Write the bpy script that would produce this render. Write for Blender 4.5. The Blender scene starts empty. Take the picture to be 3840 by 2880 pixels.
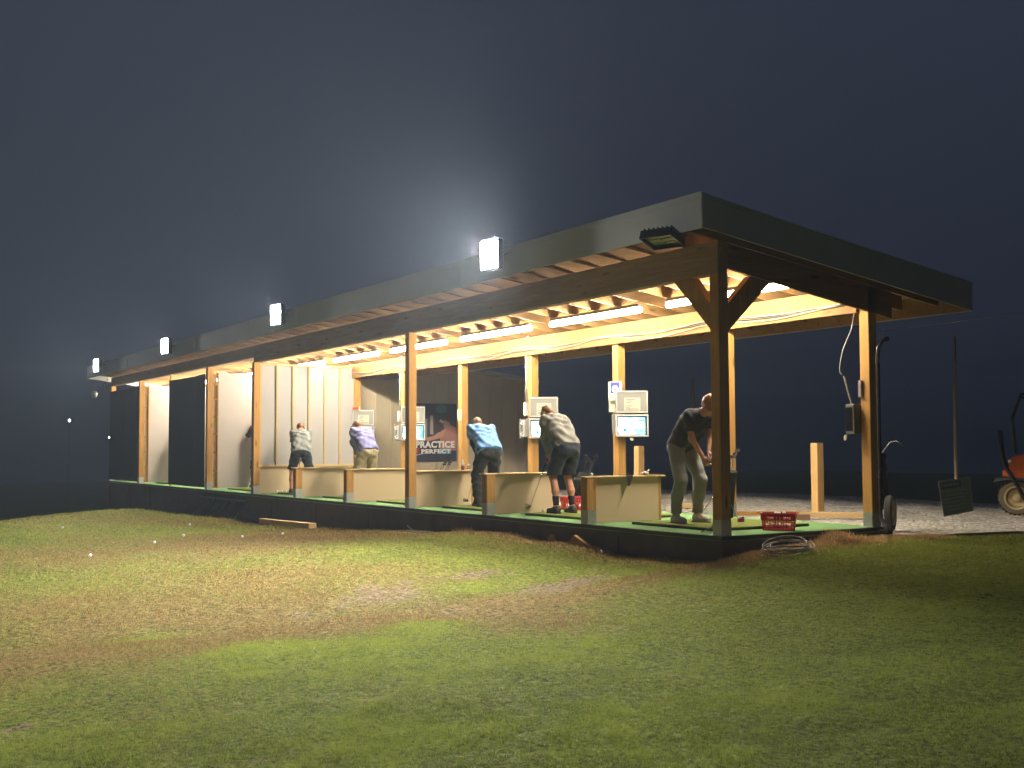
import bpy, math, random
import numpy as np
from mathutils import Vector, Matrix, noise
R = random.Random(7)
rad = math.radians
scene = bpy.context.scene
COL = scene.collection

# ------------------------------------------------------------------ basics
WLOC = {}                       # world matrix of every thing's base
def tag(o, label=None, cat=None, group=None, kind=None):
    if label: o["label"] = label
    if cat: o["category"] = cat
    if group: o["group"] = group
    if kind: o["kind"] = kind
    return o
def thing(name, label, cat, loc=(0, 0, 0), rz=0.0, group=None):
    o = bpy.data.objects.new(name, None)
    COL.objects.link(o)
    o.location = loc
    o.rotation_euler = (0, 0, rz)
    o.empty_display_size = 0.1
    WLOC[o] = Matrix.Translation(loc) @ Matrix.Rotation(rz, 4, 'Z')
    return tag(o, label, cat, group)
def link_mesh(name, me, mats, parent=None, world=True):
    """world=True: vertices are given in world space and moved into the thing's frame."""
    for m in (mats if isinstance(mats, (list, tuple)) else [mats]):
        me.materials.append(m)
    o = bpy.data.objects.new(name, me)
    COL.objects.link(o)
    if parent is not None:
        o.parent = parent
        root = parent
        while root.parent is not None: root = root.parent
        if world and root in WLOC:
            me.transform(WLOC[root].inverted())
    return o
class MB:
    def __init__(s): s.v = []; s.f = []; s.mi = []; s.cur = 0
    def add(s, vs, fs):
        n = len(s.v); s.v += [tuple(p) for p in vs]
        for f in fs: s.f.append(tuple(n + i for i in f)); s.mi.append(s.cur)
        return s
    def box(s, x0, x1, y0, y1, z0, z1):
        return s.hexa([(x0, y0, z0), (x1, y0, z0), (x1, y1, z0), (x0, y1, z0), (x0, y0, z1), (x1, y0, z1), (x1, y1, z1), (x0, y1, z1)])
    def hexa(s, p):
        return s.add(p, [(0, 3, 2, 1), (4, 5, 6, 7), (0, 1, 5, 4), (1, 2, 6, 5), (2, 3, 7, 6), (3, 0, 4, 7)])
    def obox(s, c, ax, ay, az):
        c, ax, ay, az = map(Vector, (c, ax, ay, az))
        return s.hexa([c - ax - ay - az, c + ax - ay - az, c + ax + ay - az, c - ax + ay - az, c - ax - ay + az, c + ax - ay + az, c + ax + ay + az, c - ax + ay + az])
    def bar(s, a, b, w, h, up=(0, 0, 1)):
        a, b = Vector(a), Vector(b); d = (b - a).normalized(); u = Vector(up)
        sd = d.cross(u).normalized(); u2 = sd.cross(d).normalized()
        return s.obox((a + b) / 2, (b - a) / 2, sd * (w / 2), u2 * (h / 2))
    def tube(s, pts, r, n=8, cap=True):
        pts = [Vector(p) for p in pts]; rings = []; u = None
        rr = r if isinstance(r, (list, tuple)) else [r] * len(pts)
        for i, p in enumerate(pts):
            d = (pts[min(i + 1, len(pts) - 1)] - pts[max(i - 1, 0)]).normalized()
            if u is None: u = d.orthogonal().normalized()
            u = (u - d * u.dot(d)).normalized(); w = d.cross(u)
            rings.append([p + (u * math.cos(t) + w * math.sin(t)) * rr[i] for t in [2 * math.pi * k / n for k in range(n)]])
        base = len(s.v); s.v += [tuple(q) for rg in rings for q in rg]
        for i in range(len(pts) - 1):
            for k in range(n):
                s.f.append((base + i * n + k, base + i * n + (k + 1) % n, base + (i + 1) * n + (k + 1) % n, base + (i + 1) * n + k)); s.mi.append(s.cur)
        if cap:
            s.f.append(tuple(base + k for k in range(n))[::-1]); s.mi.append(s.cur)
            s.f.append(tuple(base + (len(pts) - 1) * n + k for k in range(n))); s.mi.append(s.cur)
        return s
    def lathe(s, c, axis, prof, n=20):
        """prof: list of (distance along axis, radius)"""
        c = Vector(c); a = Vector(axis).normalized(); u = a.orthogonal().normalized(); w = a.cross(u)
        base = len(s.v); m = len(prof)
        for t, r in prof:
            r = max(r, 1e-4)
            s.v += [tuple(c + a * t + (u * math.cos(q) + w * math.sin(q)) * r) for q in [2 * math.pi * k / n for k in range(n)]]
        for i in range(m - 1):
            for k in range(n):
                s.f.append((base + i * n + k, base + i * n + (k + 1) % n, base + (i + 1) * n + (k + 1) % n, base + (i + 1) * n + k)); s.mi.append(s.cur)
        if prof[0] != prof[-1]:
            s.f.append(tuple(base + k for k in range(n))[::-1]); s.f.append(tuple(base + (m - 1) * n + k for k in range(n))); s.mi += [s.cur, s.cur]
        return s
    def sphere(s, c, r, n=10):
        m = n // 2
        return s.lathe(c, (0, 0, 1), [(-r * math.cos(math.pi * i / m), r * math.sin(math.pi * i / m)) for i in range(m + 1)], n)
    def prism(s, poly, d, off=(0, 0, 0)):
        """poly: 3D points, extruded along vector d"""
        n = len(poly); d = Vector(d); P = [Vector(p) + Vector(off) for p in poly]
        return s.add([*P, *[p + d for p in P]], [tuple(range(n))[::-1], tuple(range(n, 2 * n))] + [(i, (i + 1) % n, (i + 1) % n + n, i + n) for i in range(n)])
    def build(s, name, mats, parent=None, smooth=False, bevel=0, world=True):
        me = bpy.data.meshes.new(name)
        me.from_pydata(s.v, [], s.f)
        me.polygons.foreach_set('material_index', s.mi)
        import bmesh
        bm = bmesh.new(); bm.from_mesh(me); bmesh.ops.recalc_face_normals(bm, faces=bm.faces); bm.to_mesh(me); bm.free()
        if smooth: me.polygons.foreach_set('use_smooth', [True] * len(me.polygons))
        me.update()
        o = link_mesh(name, me, mats, parent, world)
        if bevel:
            b = o.modifiers.new('bevel', 'BEVEL'); b.width = bevel; b.segments = 2; b.limit_method = 'ANGLE'
        if smooth == 'auto':
            for p in me.polygons: p.use_smooth = True
            m = o.modifiers.new('edge', 'EDGE_SPLIT'); m.split_angle = rad(40)
        return o

# ------------------------------------------------------------------ materials
class NT:
    def __init__(s, name):
        s.m = bpy.data.materials.new(name); s.m.use_nodes = True; s.t = s.m.node_tree; s.t.nodes.clear()
        s.out = s.t.nodes.new('ShaderNodeOutputMaterial')
    def n(s, t, **kw):
        nd = s.t.nodes.new('ShaderNode' + t)
        for k, v in kw.items():
            if k in nd.inputs.keys() if isinstance(k, str) else False: s.set(nd.inputs[k], v)
            else: setattr(nd, k, v)
        return nd
    def set(s, sock, v):
        if isinstance(v, bpy.types.NodeSocket): s.t.links.new(v, sock)
        elif isinstance(v, (tuple, list)) and len(v) == 3 and sock.type == 'RGBA': sock.default_value = (*v, 1)
        else: sock.default_value = v
    def i(s, nd, **kw):
        for k, v in kw.items(): s.set(nd.inputs[k.replace('_', ' ')], v)
        return nd
    def mix(s, a, b, f, mode='MIX'):
        m = s.t.nodes.new('ShaderNodeMix'); m.data_type = 'RGBA'; m.blend_type = mode
        s.set(m.inputs['Factor'], f); s.set(m.inputs['A'], a); s.set(m.inputs['B'], b)
        return m.outputs['Result']
    def math(s, op, a, b=0.0, clamp=False):
        m = s.t.nodes.new('ShaderNodeMath'); m.operation = op; m.use_clamp = clamp
        s.set(m.inputs[0], a); s.set(m.inputs[1], b); return m.outputs[0]
    def ramp(s, f, stops):
        r = s.t.nodes.new('ShaderNodeValToRGB'); s.set(r.inputs[0], f)
        el = r.color_ramp.elements
        while len(el) < len(stops): el.new(0.5)
        for e, (p, c) in zip(el, stops): e.position = p; e.color = (*c, 1) if len(c) == 3 else c
        return r.outputs[0]
    def coord(s, kind='Object'): return s.t.nodes.new('ShaderNodeTexCoord').outputs[kind]
    def mapping(s, vec, scale=(1, 1, 1), loc=(0, 0, 0)):
        m = s.t.nodes.new('ShaderNodeMapping'); s.set(m.inputs[0], vec); s.set(m.inputs['Scale'], scale); s.set(m.inputs['Location'], loc); return m.outputs[0]
    def noise(s, vec, scale, detail=4, rough=0.55, dist=0.0):
        n = s.t.nodes.new('ShaderNodeTexNoise'); s.set(n.inputs['Vector'], vec)
        n.inputs['Scale'].default_value = scale; n.inputs['Detail'].default_value = detail
        n.inputs['Roughness'].default_value = rough; n.inputs['Distortion'].default_value = dist
        return n.outputs['Fac']
    def bsdf(s, color, rough=0.7, bump=None, bump_d=0.01, metal=0.0, spec=0.5, emit=None, estr=0, coat=0, sheen=0):
        b = s.t.nodes.new('ShaderNodeBsdfPrincipled')
        s.set(b.inputs['Base Color'], color); s.set(b.inputs['Roughness'], rough); s.set(b.inputs['Metallic'], metal)
        b.inputs['Specular IOR Level'].default_value = spec
        if coat: b.inputs['Coat Weight'].default_value = coat
        if sheen: b.inputs['Sheen Weight'].default_value = sheen
        if emit is not None: s.set(b.inputs['Emission Color'], emit); b.inputs['Emission Strength'].default_value = estr
        if bump is not None:
            bp = s.t.nodes.new('ShaderNodeBump'); bp.inputs['Distance'].default_value = bump_d; bp.inputs['Strength'].default_value = 1
            s.set(bp.inputs['Height'], bump); s.t.links.new(bp.outputs[0], b.inputs['Normal'])
        s.t.links.new(b.outputs[0], s.out.inputs[0]); return s.m
    def rnd(s): return s.t.nodes.new('ShaderNodeObjectInfo').outputs['Random']

def simple(name, col, rough=0.6, metal=0.0, var=0.12, scale=8, bump=0.0, spec=0.5, coat=0):
    t = NT(name); n = t.noise(t.coord(), scale, 4)
    c = t.mix(tuple(x * (1 - var) for x in col), tuple(min(1, x * (1 + var)) for x in col), n)
    r = t.math('ADD', t.math('MULTIPLY', n, 0.2), rough - 0.1)
    return t.bsdf(c, r, t.noise(t.coord(), scale * 6, 3) if bump else None, bump, metal, spec, coat=coat)
def emitter(name, col, strength):
    t = NT(name); e = t.t.nodes.new('ShaderNodeEmission'); e.inputs[0].default_value = (*col, 1); e.inputs[1].default_value = strength
    t.t.links.new(e.outputs[0], t.out.inputs[0]); return t.m

def wood(name, light, dark, axis, knots=True):
    t = NT(name); co = t.coord('Object')
    info = t.t.nodes.new('ShaderNodeObjectInfo')
    off = t.math('MULTIPLY', info.outputs['Random'], 37.0)
    cmb = t.t.nodes.new('ShaderNodeCombineXYZ'); [t.set(cmb.inputs[k], off) for k in range(3)]
    va = t.t.nodes.new('ShaderNodeVectorMath'); va.operation = 'ADD'; t.set(va.inputs[0], co); t.set(va.inputs[1], cmb.outputs[0])
    sc = {'x': (0.9, 14, 14), 'y': (14, 0.9, 14), 'z': (14, 14, 0.9)}[axis]
    v = t.mapping(va.outputs[0], sc)
    g = t.noise(v, 2.2, 6, 0.62, 0.6)
    g2 = t.noise(va.outputs[0], 1.7, 3)
    c = t.ramp(g, [(0.30, dark), (0.5, tuple((a + b) / 2 for a, b in zip(light, dark))), (0.62, light)])
    c = t.mix(c, tuple(x * 0.62 for x in light), t.math('MULTIPLY', g2, 0.55))
    c = t.mix(c, tuple(x * 1.25 for x in light), t.math('MULTIPLY', info.outputs['Random'], 0.35))
    if knots:
        vo = t.t.nodes.new('ShaderNodeTexVoronoi'); vo.inputs['Scale'].default_value = 1
        sk = {'x': (1.6, 6, 6), 'y': (6, 1.6, 6), 'z': (6, 6, 1.6)}[axis]
        t.set(vo.inputs['Vector'], t.mapping(va.outputs[0], sk))
        k = t.ramp(vo.outputs['Distance'], [(0.06, (1, 1, 1)), (0.17, (0, 0, 0))])
        c = t.mix(c, tuple(x * 0.45 for x in dark), t.math('MULTIPLY', k, 0.75))
    return t.bsdf(c, 0.75, g, 0.002, spec=0.25)
PINE_L, PINE_D = (0.50, 0.27, 0.075), (0.29, 0.14, 0.032)
M = {}
for ax in 'xyz': M['pine_' + ax] = wood('pine_' + ax, PINE_L, PINE_D, ax)
M['rafter'] = wood('rafter_wood', (0.27, 0.155, 0.06), (0.16, 0.085, 0.03), 'y')
M['beam_x'] = wood('beam_wood', (0.23, 0.125, 0.042), (0.13, 0.068, 0.022), 'x')
M['header_x'] = wood('header_wood', (0.36, 0.255, 0.17), (0.24, 0.16, 0.10), 'x')
M['rear_x'] = wood('rear_beam_wood', (0.20, 0.10, 0.028), (0.12, 0.055, 0.014), 'x')
M['fresh_z'] = wood('fresh_pine', (0.66, 0.42, 0.17), (0.5, 0.29, 0.10), 'z')
M['cap_wood'] = wood('cap_wood', (0.62, 0.44, 0.22), (0.47, 0.30, 0.13), 'y', False)
M['batten'] = wood('batten_wood', (0.50, 0.37, 0.18), (0.42, 0.29, 0.13), 'z', False)
def osb(name, a, b, sc=30):
    t = NT(name); co = t.coord()
    vo = t.t.nodes.new('ShaderNodeTexVoronoi'); vo.inputs['Scale'].default_value = sc; t.set(vo.inputs['Vector'], co)
    sep = t.t.nodes.new('ShaderNodeSeparateColor'); t.set(sep.inputs[0], vo.outputs['Color'])
    c = t.mix(a, b, sep.outputs[0]); c = t.mix(c, tuple(x * .8 for x in a), t.noise(co, 1.3, 5))
    return t.bsdf(c, 0.8, t.noise(co, 60, 3), 0.002, spec=0.2)
M['sheathing'] = osb('roof_sheathing', (0.15, 0.095, 0.05), (0.21, 0.14, 0.075))
def turfboard(name, a, b):
    t = NT(name); co = t.coord()
    n = t.noise(co, 140, 2, 0.7); big = t.noise(co, 1.2, 4, 0.6)
    c = t.mix(a, b, t.math('MULTIPLY', t.math('ADD', n, big), 0.5))
    return t.bsdf(c, 0.85, n, 0.002, spec=0.15)
M['divider'] = turfboard('divider_board', (0.53, 0.40, 0.25), (0.64, 0.50, 0.33))
M['white_board'] = turfboard('white_wall_board', (0.40, 0.36, 0.335), (0.47, 0.425, 0.395))
M['grey_board'] = turfboard('grey_wall_board', (0.33, 0.315, 0.305), (0.40, 0.38, 0.37))
M['black_fabric'] = simple('black_fabric', (0.018, 0.019, 0.019), 0.9, var=0.3, scale=3, bump=0.002, spec=0.2)
M['fascia'] = simple('fascia_metal', (0.33, 0.32, 0.285), 0.85, 0.0, 0.12, 2.0)
M['skirt'] = simple('skirt_board', (0.12, 0.10, 0.082), 0.85, var=0.35, scale=3, bump=0.004, spec=0.2)
M['steel'] = simple('galvanised_steel', (0.42, 0.43, 0.42), 0.45, 0.7, 0.25, 30)
M['grey_metal'] = simple('grey_enamel', (0.21, 0.205, 0.19), 0.45, 0.1, 0.06, 5)
M['white_metal'] = simple('white_enamel', (0.46, 0.45, 0.42), 0.4, 0.0, 0.05, 5)
M['white_pvc'] = simple('white_pvc', (0.7, 0.69, 0.66), 0.35, var=0.05)
M['black_plastic'] = simple('black_plastic', (0.02, 0.02, 0.022), 0.4, var=0.2)
M['black_metal'] = simple('black_metal', (0.025, 0.025, 0.028), 0.35, 0.5, 0.2)
M['paper'] = simple('paper', (0.42, 0.40, 0.30), 0.8, var=0.05)
M['ink'] = simple('grey_ink', (0.10, 0.10, 0.10), 0.8, var=0.1)
M['red_plastic'] = simple('red_plastic', (0.55, 0.01, 0.018), 0.35, var=0.15, spec=0.5)
M['ball'] = simple('golf_ball_white', (0.8, 0.8, 0.76), 0.3, var=0.03)
M['cable_black'] = simple('cable_black', (0.03, 0.028, 0.025), 0.5)
M['cable_tan'] = simple('cable_tan', (0.36, 0.24, 0.13), 0.6)
M['chrome'] = simple('chrome', (0.75, 0.76, 0.78), 0.18, 1.0, 0.05)
M['rubber'] = simple('tyre_rubber', (0.028, 0.026, 0.023), 0.85, var=0.4, scale=12, bump=0.003)
M['dust_rubber'] = simple('dusty_tyre', (0.13, 0.105, 0.065), 0.9, var=0.25, scale=14, bump=0.003, spec=0.2)
M['rim'] = simple('dusty_rim', (0.42, 0.33, 0.17), 0.6, 0.2, 0.25, 10)
M['orange'] = simple('orange_paint', (0.88, 0.17, 0.02), 0.4, var=0.12, scale=6, coat=0.3)
M['straw'] = simple('straw', (0.62, 0.42, 0.20), 0.9, var=0.35, scale=20, spec=0.1)
M['brick_wood'] = simple('weathered_offcut', (0.20, 0.11, 0.07), 0.8, var=0.3)
M['white_twig'] = simple('pale_wire', (0.24, 0.21, 0.17), 0.6, var=0.2)
M['tube'] = emitter('tube_light', (1.0, 0.89, 0.70), 350)
for k_, st_ in enumerate((12500, 3400, 2600, 2400)): M['flood%d' % k_] = emitter('flood_light_%d' % k_, (0.97, 0.98, 0.97), st_)
M['lens_off'] = simple('unlit_lens', (.05, .055, .05), .15)
M['lamp_far'] = emitter('distant_lamp', (0.8, 1.0, 0.85), 60)
M['headlight'] = simple('headlight_glass', (0.85, 0.85, 0.8), 0.1, 0.9, 0.03)

def mat_turf():
    t = NT('deck_turf'); co = t.coord()
    n = t.noise(co, 220, 2, 0.7); b = t.noise(co, 1.5, 4)
    c = t.mix((0.09, 0.22, 0.07), (0.22, 0.40, 0.17), n); c = t.mix(c, (0.17, 0.28, 0.11), t.math('MULTIPLY', b, 0.5))
    return t.bsdf(c, 0.9, n, 0.004, spec=0.15)
M['turf'] = mat_turf()
def mat_mat():
    t = NT('hitting_mat'); co = t.coord()
    n = t.noise(co, 180, 2, 0.7); b = t.noise(co, 2.5, 4)
    c = t.mix((0.06, 0.085, 0.018), (0.16, 0.20, 0.045), n); c = t.mix(c, (0.19, 0.19, 0.05), t.math('MULTIPLY', b, 0.6))
    return t.bsdf(c, 0.9, n, 0.003, spec=0.1)
M['mat_top'] = mat_mat()
def mat_gravel():
    t = NT('gravel'); co = t.coord()
    vo = t.t.nodes.new('ShaderNodeTexVoronoi'); vo.inputs['Scale'].default_value = 17; t.set(vo.inputs['Vector'], co)
    v2 = t.t.nodes.new('ShaderNodeTexVoronoi'); v2.inputs['Scale'].default_value = 45; t.set(v2.inputs['Vector'], co)
    sep = t.t.nodes.new('ShaderNodeSeparateColor'); t.set(sep.inputs[0], vo.outputs['Color'])
    c = t.ramp(sep.outputs[0], [(0.0, (0.28, 0.25, 0.20)), (0.5, (0.62, 0.56, 0.48)), (1.0, (0.88, 0.83, 0.75))])
    c = t.mix(c, (0.44, 0.38, 0.30), t.math('MULTIPLY', t.noise(co, 0.8, 5), 0.4))
    gm = t.ramp(t.noise(co, 0.45, 4), [(0.52, (0, 0, 0)), (0.66, (1, 1, 1))])
    c = t.mix(c, (0.10, 0.12, 0.04), t.math('MULTIPLY', gm, 0.45))
    h = t.math('SUBTRACT', 1.0, t.math('ADD', t.math('MULTIPLY', vo.outputs['Distance'], 1.0), t.math('MULTIPLY', v2.outputs['Distance'], 0.3)))
    return t.bsdf(c, 0.85, h, 0.05, spec=0.2)
M['gravel'] = mat_gravel()
def mat_ground():
    t = NT('lawn_ground'); co = t.coord()
    at = t.t.nodes.new('ShaderNodeAttribute'); at.attribute_name = 'lawn'
    sep = t.t.nodes.new('ShaderNodeSeparateColor'); t.set(sep.inputs[0], at.outputs['Color'])
    dirt, dry, lush_lit = sep.outputs[0], sep.outputs[1], sep.outputs[2]
    f = t.noise(co, 55, 4, 0.75); m = t.noise(co, 9, 5, 0.65); b = t.noise(co, 1.3, 4)
    green = t.mix((0.085, 0.105, 0.014), (0.26, 0.29, 0.045), f)
    green = t.mix(green, (0.28, 0.31, 0.055), t.math('MULTIPLY', lush_lit, 0.6))
    brown = t.mix((0.15, 0.10, 0.032), (0.36, 0.25, 0.085), f)
    k = t.math('ADD', t.math('MULTIPLY', t.math('SUBTRACT', m, 0.5), 1.6), dry, True)
    c = t.mix(green, brown, k)
    soil = t.mix((0.15, 0.095, 0.048), (0.36, 0.26, 0.15), f)
    k2 = t.ramp(t.math('ADD', dirt, t.math('MULTIPLY', t.math('SUBTRACT', m, 0.5), 1.2)), [(0.45, (0, 0, 0)), (0.62, (1, 1, 1))])
    c = t.mix(c, soil, k2)
    st = t.noise(t.mapping(co, (1, 1, 1), (3, 5, 0)), 22, 3, 0.6, 0.5)
    c = t.mix(c, t.mix((.40, .46, .36), (1.26, 1.23, 1.15), t.ramp(st, [(.36, (0, 0, 0)), (.60, (1, 1, 1))])), 1.0, 'MULTIPLY')
    h = t.math('ADD', t.math('MULTIPLY', f, 0.5), t.math('ADD', t.math('MULTIPLY', m, 2.4), t.math('ADD', b, t.math('MULTIPLY', st, 0.8))))
    return t.bsdf(c, 0.95, h, 0.10, spec=0.08)
M['ground'] = mat_ground()
def mat_blade(name):
    t = NT(name)
    at = t.t.nodes.new('ShaderNodeAttribute'); at.attribute_name = 'lawn'
    sep = t.t.nodes.new('ShaderNodeSeparateColor'); t.set(sep.inputs[0], at.outputs['Color'])
    r = t.t.nodes.new('ShaderNodeNewGeometry').outputs['Random Per Island']
    green = t.mix((0.09, 0.115, 0.014), (0.32, 0.36, 0.07), r)
    green = t.mix(green, (0.34, 0.38, 0.07), t.math('MULTIPLY', sep.outputs[2], 0.6))
    brown = t.mix((0.13, 0.08, 0.03), (0.38, 0.25, 0.10), r)
    r2 = t.math('MULTIPLY', t.math('FRACT', t.math('MULTIPLY', r, 17.3)), 0.5)
    k = t.math('GREATER_THAN', sep.outputs[1], t.math('ADD', r2, 0.25))
    c = t.mix(green, brown, k)
    t.bsdf(c, 0.7, spec=0.15); pb = t.out.inputs[0].links[0].from_node
    tr = t.t.nodes.new('ShaderNodeBsdfTranslucent'); t.set(tr.inputs[0], c)
    mx_ = t.t.nodes.new('ShaderNodeMixShader'); mx_.inputs[0].default_value = .4
    t.t.links.new(pb.outputs[0], mx_.inputs[1]); t.t.links.new(tr.outputs[0], mx_.inputs[2]); t.t.links.new(mx_.outputs[0], t.out.inputs[0]); return t.m
M['blade'] = mat_blade('grass_blade')
def cloth(name, a, sc=14, d=0.12):
    t = NT(name); co = t.coord()
    n = t.noise(t.mapping(co, (1, 1, 0.45)), sc, 4, 0.6, 0.7)
    f = t.noise(co, 260, 2)
    c = t.mix(tuple(x * (1 - d) for x in a), tuple(min(1, x * (1 + d)) for x in a), f)
    return t.bsdf(c, 0.9, n, 0.012, spec=0.12, sheen=0.1)
def skin(name, a):
    t = NT(name); n = t.noise(t.coord(), 25, 4)
    c = t.mix(a, (a[0] * 1.05, a[1] * 0.78, a[2] * 0.7), n)
    return t.bsdf(c, 0.5, spec=0.35)
M['skin_a'] = skin('skin_ruddy', (0.50, 0.24, 0.15)); M['skin_b'] = skin('skin_light', (0.55, 0.31, 0.21))
M['hair_brown'] = simple('hair_brown', (0.16, 0.075, 0.03), 0.6, var=0.5, scale=60)
M['hair_blond'] = simple('hair_sandy', (0.17, 0.10, 0.05), 0.6, var=0.5, scale=60)
M['hair_auburn'] = simple('hair_auburn', (0.24, 0.085, 0.02), 0.55, var=0.5, scale=50)
M['c_grey'] = cloth('heather_grey_cloth', (0.20, 0.195, 0.175)); M['c_tee'] = cloth('grey_tee_cloth', (0.19, 0.205, 0.195))
M['c_lav'] = cloth('lavender_cloth', (0.21, 0.215, 0.42)); M['c_khaki'] = cloth('khaki_cloth', (0.44, 0.37, 0.23))
M['c_blue'] = cloth('light_blue_cloth', (0.17, 0.34, 0.70)); M['c_black'] = cloth('black_cloth', (0.03, 0.031, 0.033))
M['c_navy'] = cloth('dark_navy_cloth', (0.027, 0.032, 0.047)); M['c_char'] = cloth('charcoal_cloth', (0.045, 0.045, 0.05))
M['c_jog'] = cloth('grey_green_cloth', (0.27, 0.265, 0.245))
M['shoe_dark'] = simple('dark_shoe', (0.04, 0.035, 0.035), 0.5); M['shoe_white'] = simple('white_shoe', (0.55, 0.52, 0.47), 0.5, var=0.1)
M['sock'] = cloth('black_sock', (0.025, 0.025, 0.025))

# ------------------------------------------------------------------ ground
L, W = 2.446, 2.5167
ZC = 0.9                                     # terrain control points: (x, y, z)
CP = [(9.2, -8.5, -.56), (5.8, -3.4, -.50), (3.1, -7.5, -.62), (1.3, -3.5, -.52), (-.15, -.02, -.29), (-.9, -.02, -.30), (-1.45, -.02, -.335), (-2.4, -.02, -.255),
      (-3.3, -.02, -.27), (-4.1, -.02, -.225), (-5.0, -.02, -.25), (-6.6, -.02, -.355), (-7.5, -.02, -.37), (-9.8, -.02, -.46), (-14., -.02, -.62), (-15.3, -.1, -.58), (-17.5, -.1, -.66),
      (.02, .1, -.24), (.05, .56, -.19), (.05, 1.2, -.15), (.05, 1.6, -.14), (.05, 2.5, -.12), (-12.5, -5.3, -.32), (-15.3, -4.1, -.30), (-16.9, -2.8, -.33), (-18.2, -1.6, -.42),
      (-6, -5, -.45), (-3, -5, -.48), (2.5, 1.0, -.24), (4, 3, -.2), (.4, 4.7, -.13), (9, 3, -.28), (2, 8, -.14), (8, 9, -.2), (12, -2, -.45), (-5, -12, -.8), (4, -14, -.8), (-22, .0, -.8), (-26, .5, -1.0),
      (-8, 3, -.22), (-2, 3, -.14), (-5, 1.2, -.3), (-12, 1.2, -.5)]
cp = np.array(CP)
def _U(r2): return np.where(r2 > 1e-9, 0.5 * r2 * np.log(np.maximum(r2, 1e-9)), 0)
def _tps():
    n = len(cp); d2 = ((cp[:, None, :2] - cp[None, :, :2]) ** 2).sum(-1)
    K = _U(d2) + np.eye(n) * 0.02
    P = np.hstack([np.ones((n, 1)), cp[:, :2]])
    A = np.zeros((n + 3, n + 3)); A[:n, :n] = K; A[:n, n:] = P; A[n:, :n] = P.T
    return np.linalg.solve(A, np.concatenate([cp[:, 2], [0, 0, 0]]))
TW = _tps()
def sstep(a, b, x): t = np.clip((x - a) / (b - a), 0, 1); return t * t * (3 - 2 * t)
def ground_z(x, y):
    x = np.asarray(x, float); y = np.asarray(y, float); sh = x.shape; X = x.ravel(); Y = y.ravel()
    xc = np.clip(X, -26, 14); yc = np.clip(Y, -14, 10)
    out = np.empty(len(X))
    for s in range(0, len(X), 20000):
        q = np.stack([xc[s:s + 20000], yc[s:s + 20000]], 1)
        d2 = ((q[:, None] - cp[None, :, :2]) ** 2).sum(-1)
        out[s:s + 20000] = _U(d2) @ TW[:len(cp)] + TW[len(cp)] + q @ TW[-2:]
    # under the gravel yard and the shed the ground is flat
    g = sstep(2.4, 3.1, Y) * sstep(-30, -29, X) * (1 - sstep(.2, 1.2, X - .1 * (Y - 2.5)))
    out = out * (1 - g) + (-.14) * g
    u = sstep(.05, .5, Y) * (1 - sstep(2.2, 2.6, Y)) * (1 - sstep(-.35, -.05, X)) * sstep(-30, -29, X)
    out = out - .5 * u
    # past the left crest the land falls away; drops behind yard and rooms are added to stay dark
    # s1: distance beyond the line (-12.5,-5.3) -> (-18.4,-1.4)
    dx, dy = -5.9 / 7.07, 3.9 / 7.07
    s1 = (X + 12.5) * (-dy) + (Y + 5.3) * dx              # left-hand side of that direction = range side
    s1 = np.maximum(s1, 0)
    s2 = np.maximum(Y - (10.9 + .35 * np.sin(X * .5) - .06 * np.abs(X + 6)), 0)
    s3 = np.maximum(-19 - X, 0) * (Y < 3)
    s4 = np.maximum(np.maximum(-10.5 - X, 0) * 1.0, 0) * sstep(3, 5, Y)
    s5 = np.maximum(-16 - Y, 0)
    drop = .16 * s1 + .28 * s2 + .12 * s3 + .1 * s4 + .05 * s5
    out = out - 9 * (1 - np.exp(-drop / 9))
    return out.reshape(sh)
def nz(x, y, s, k=0): return noise.noise(Vector((x * s + k * 11.3, y * s - k * 7.1, k * 3.7)))
def bumps(x, y): return .022 * nz(x, y, 1.2, 8) + .014 * nz(x, y, 3.4, 9)
def gz(x, y): return float(ground_z(np.array([x]), np.array([y]))[0]) + bumps(x, y)
DIRT = [(-1.25, -3.0, 1.75, .62, 118), (-.35, -2.05, 1.3, .42, 118)]
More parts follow.
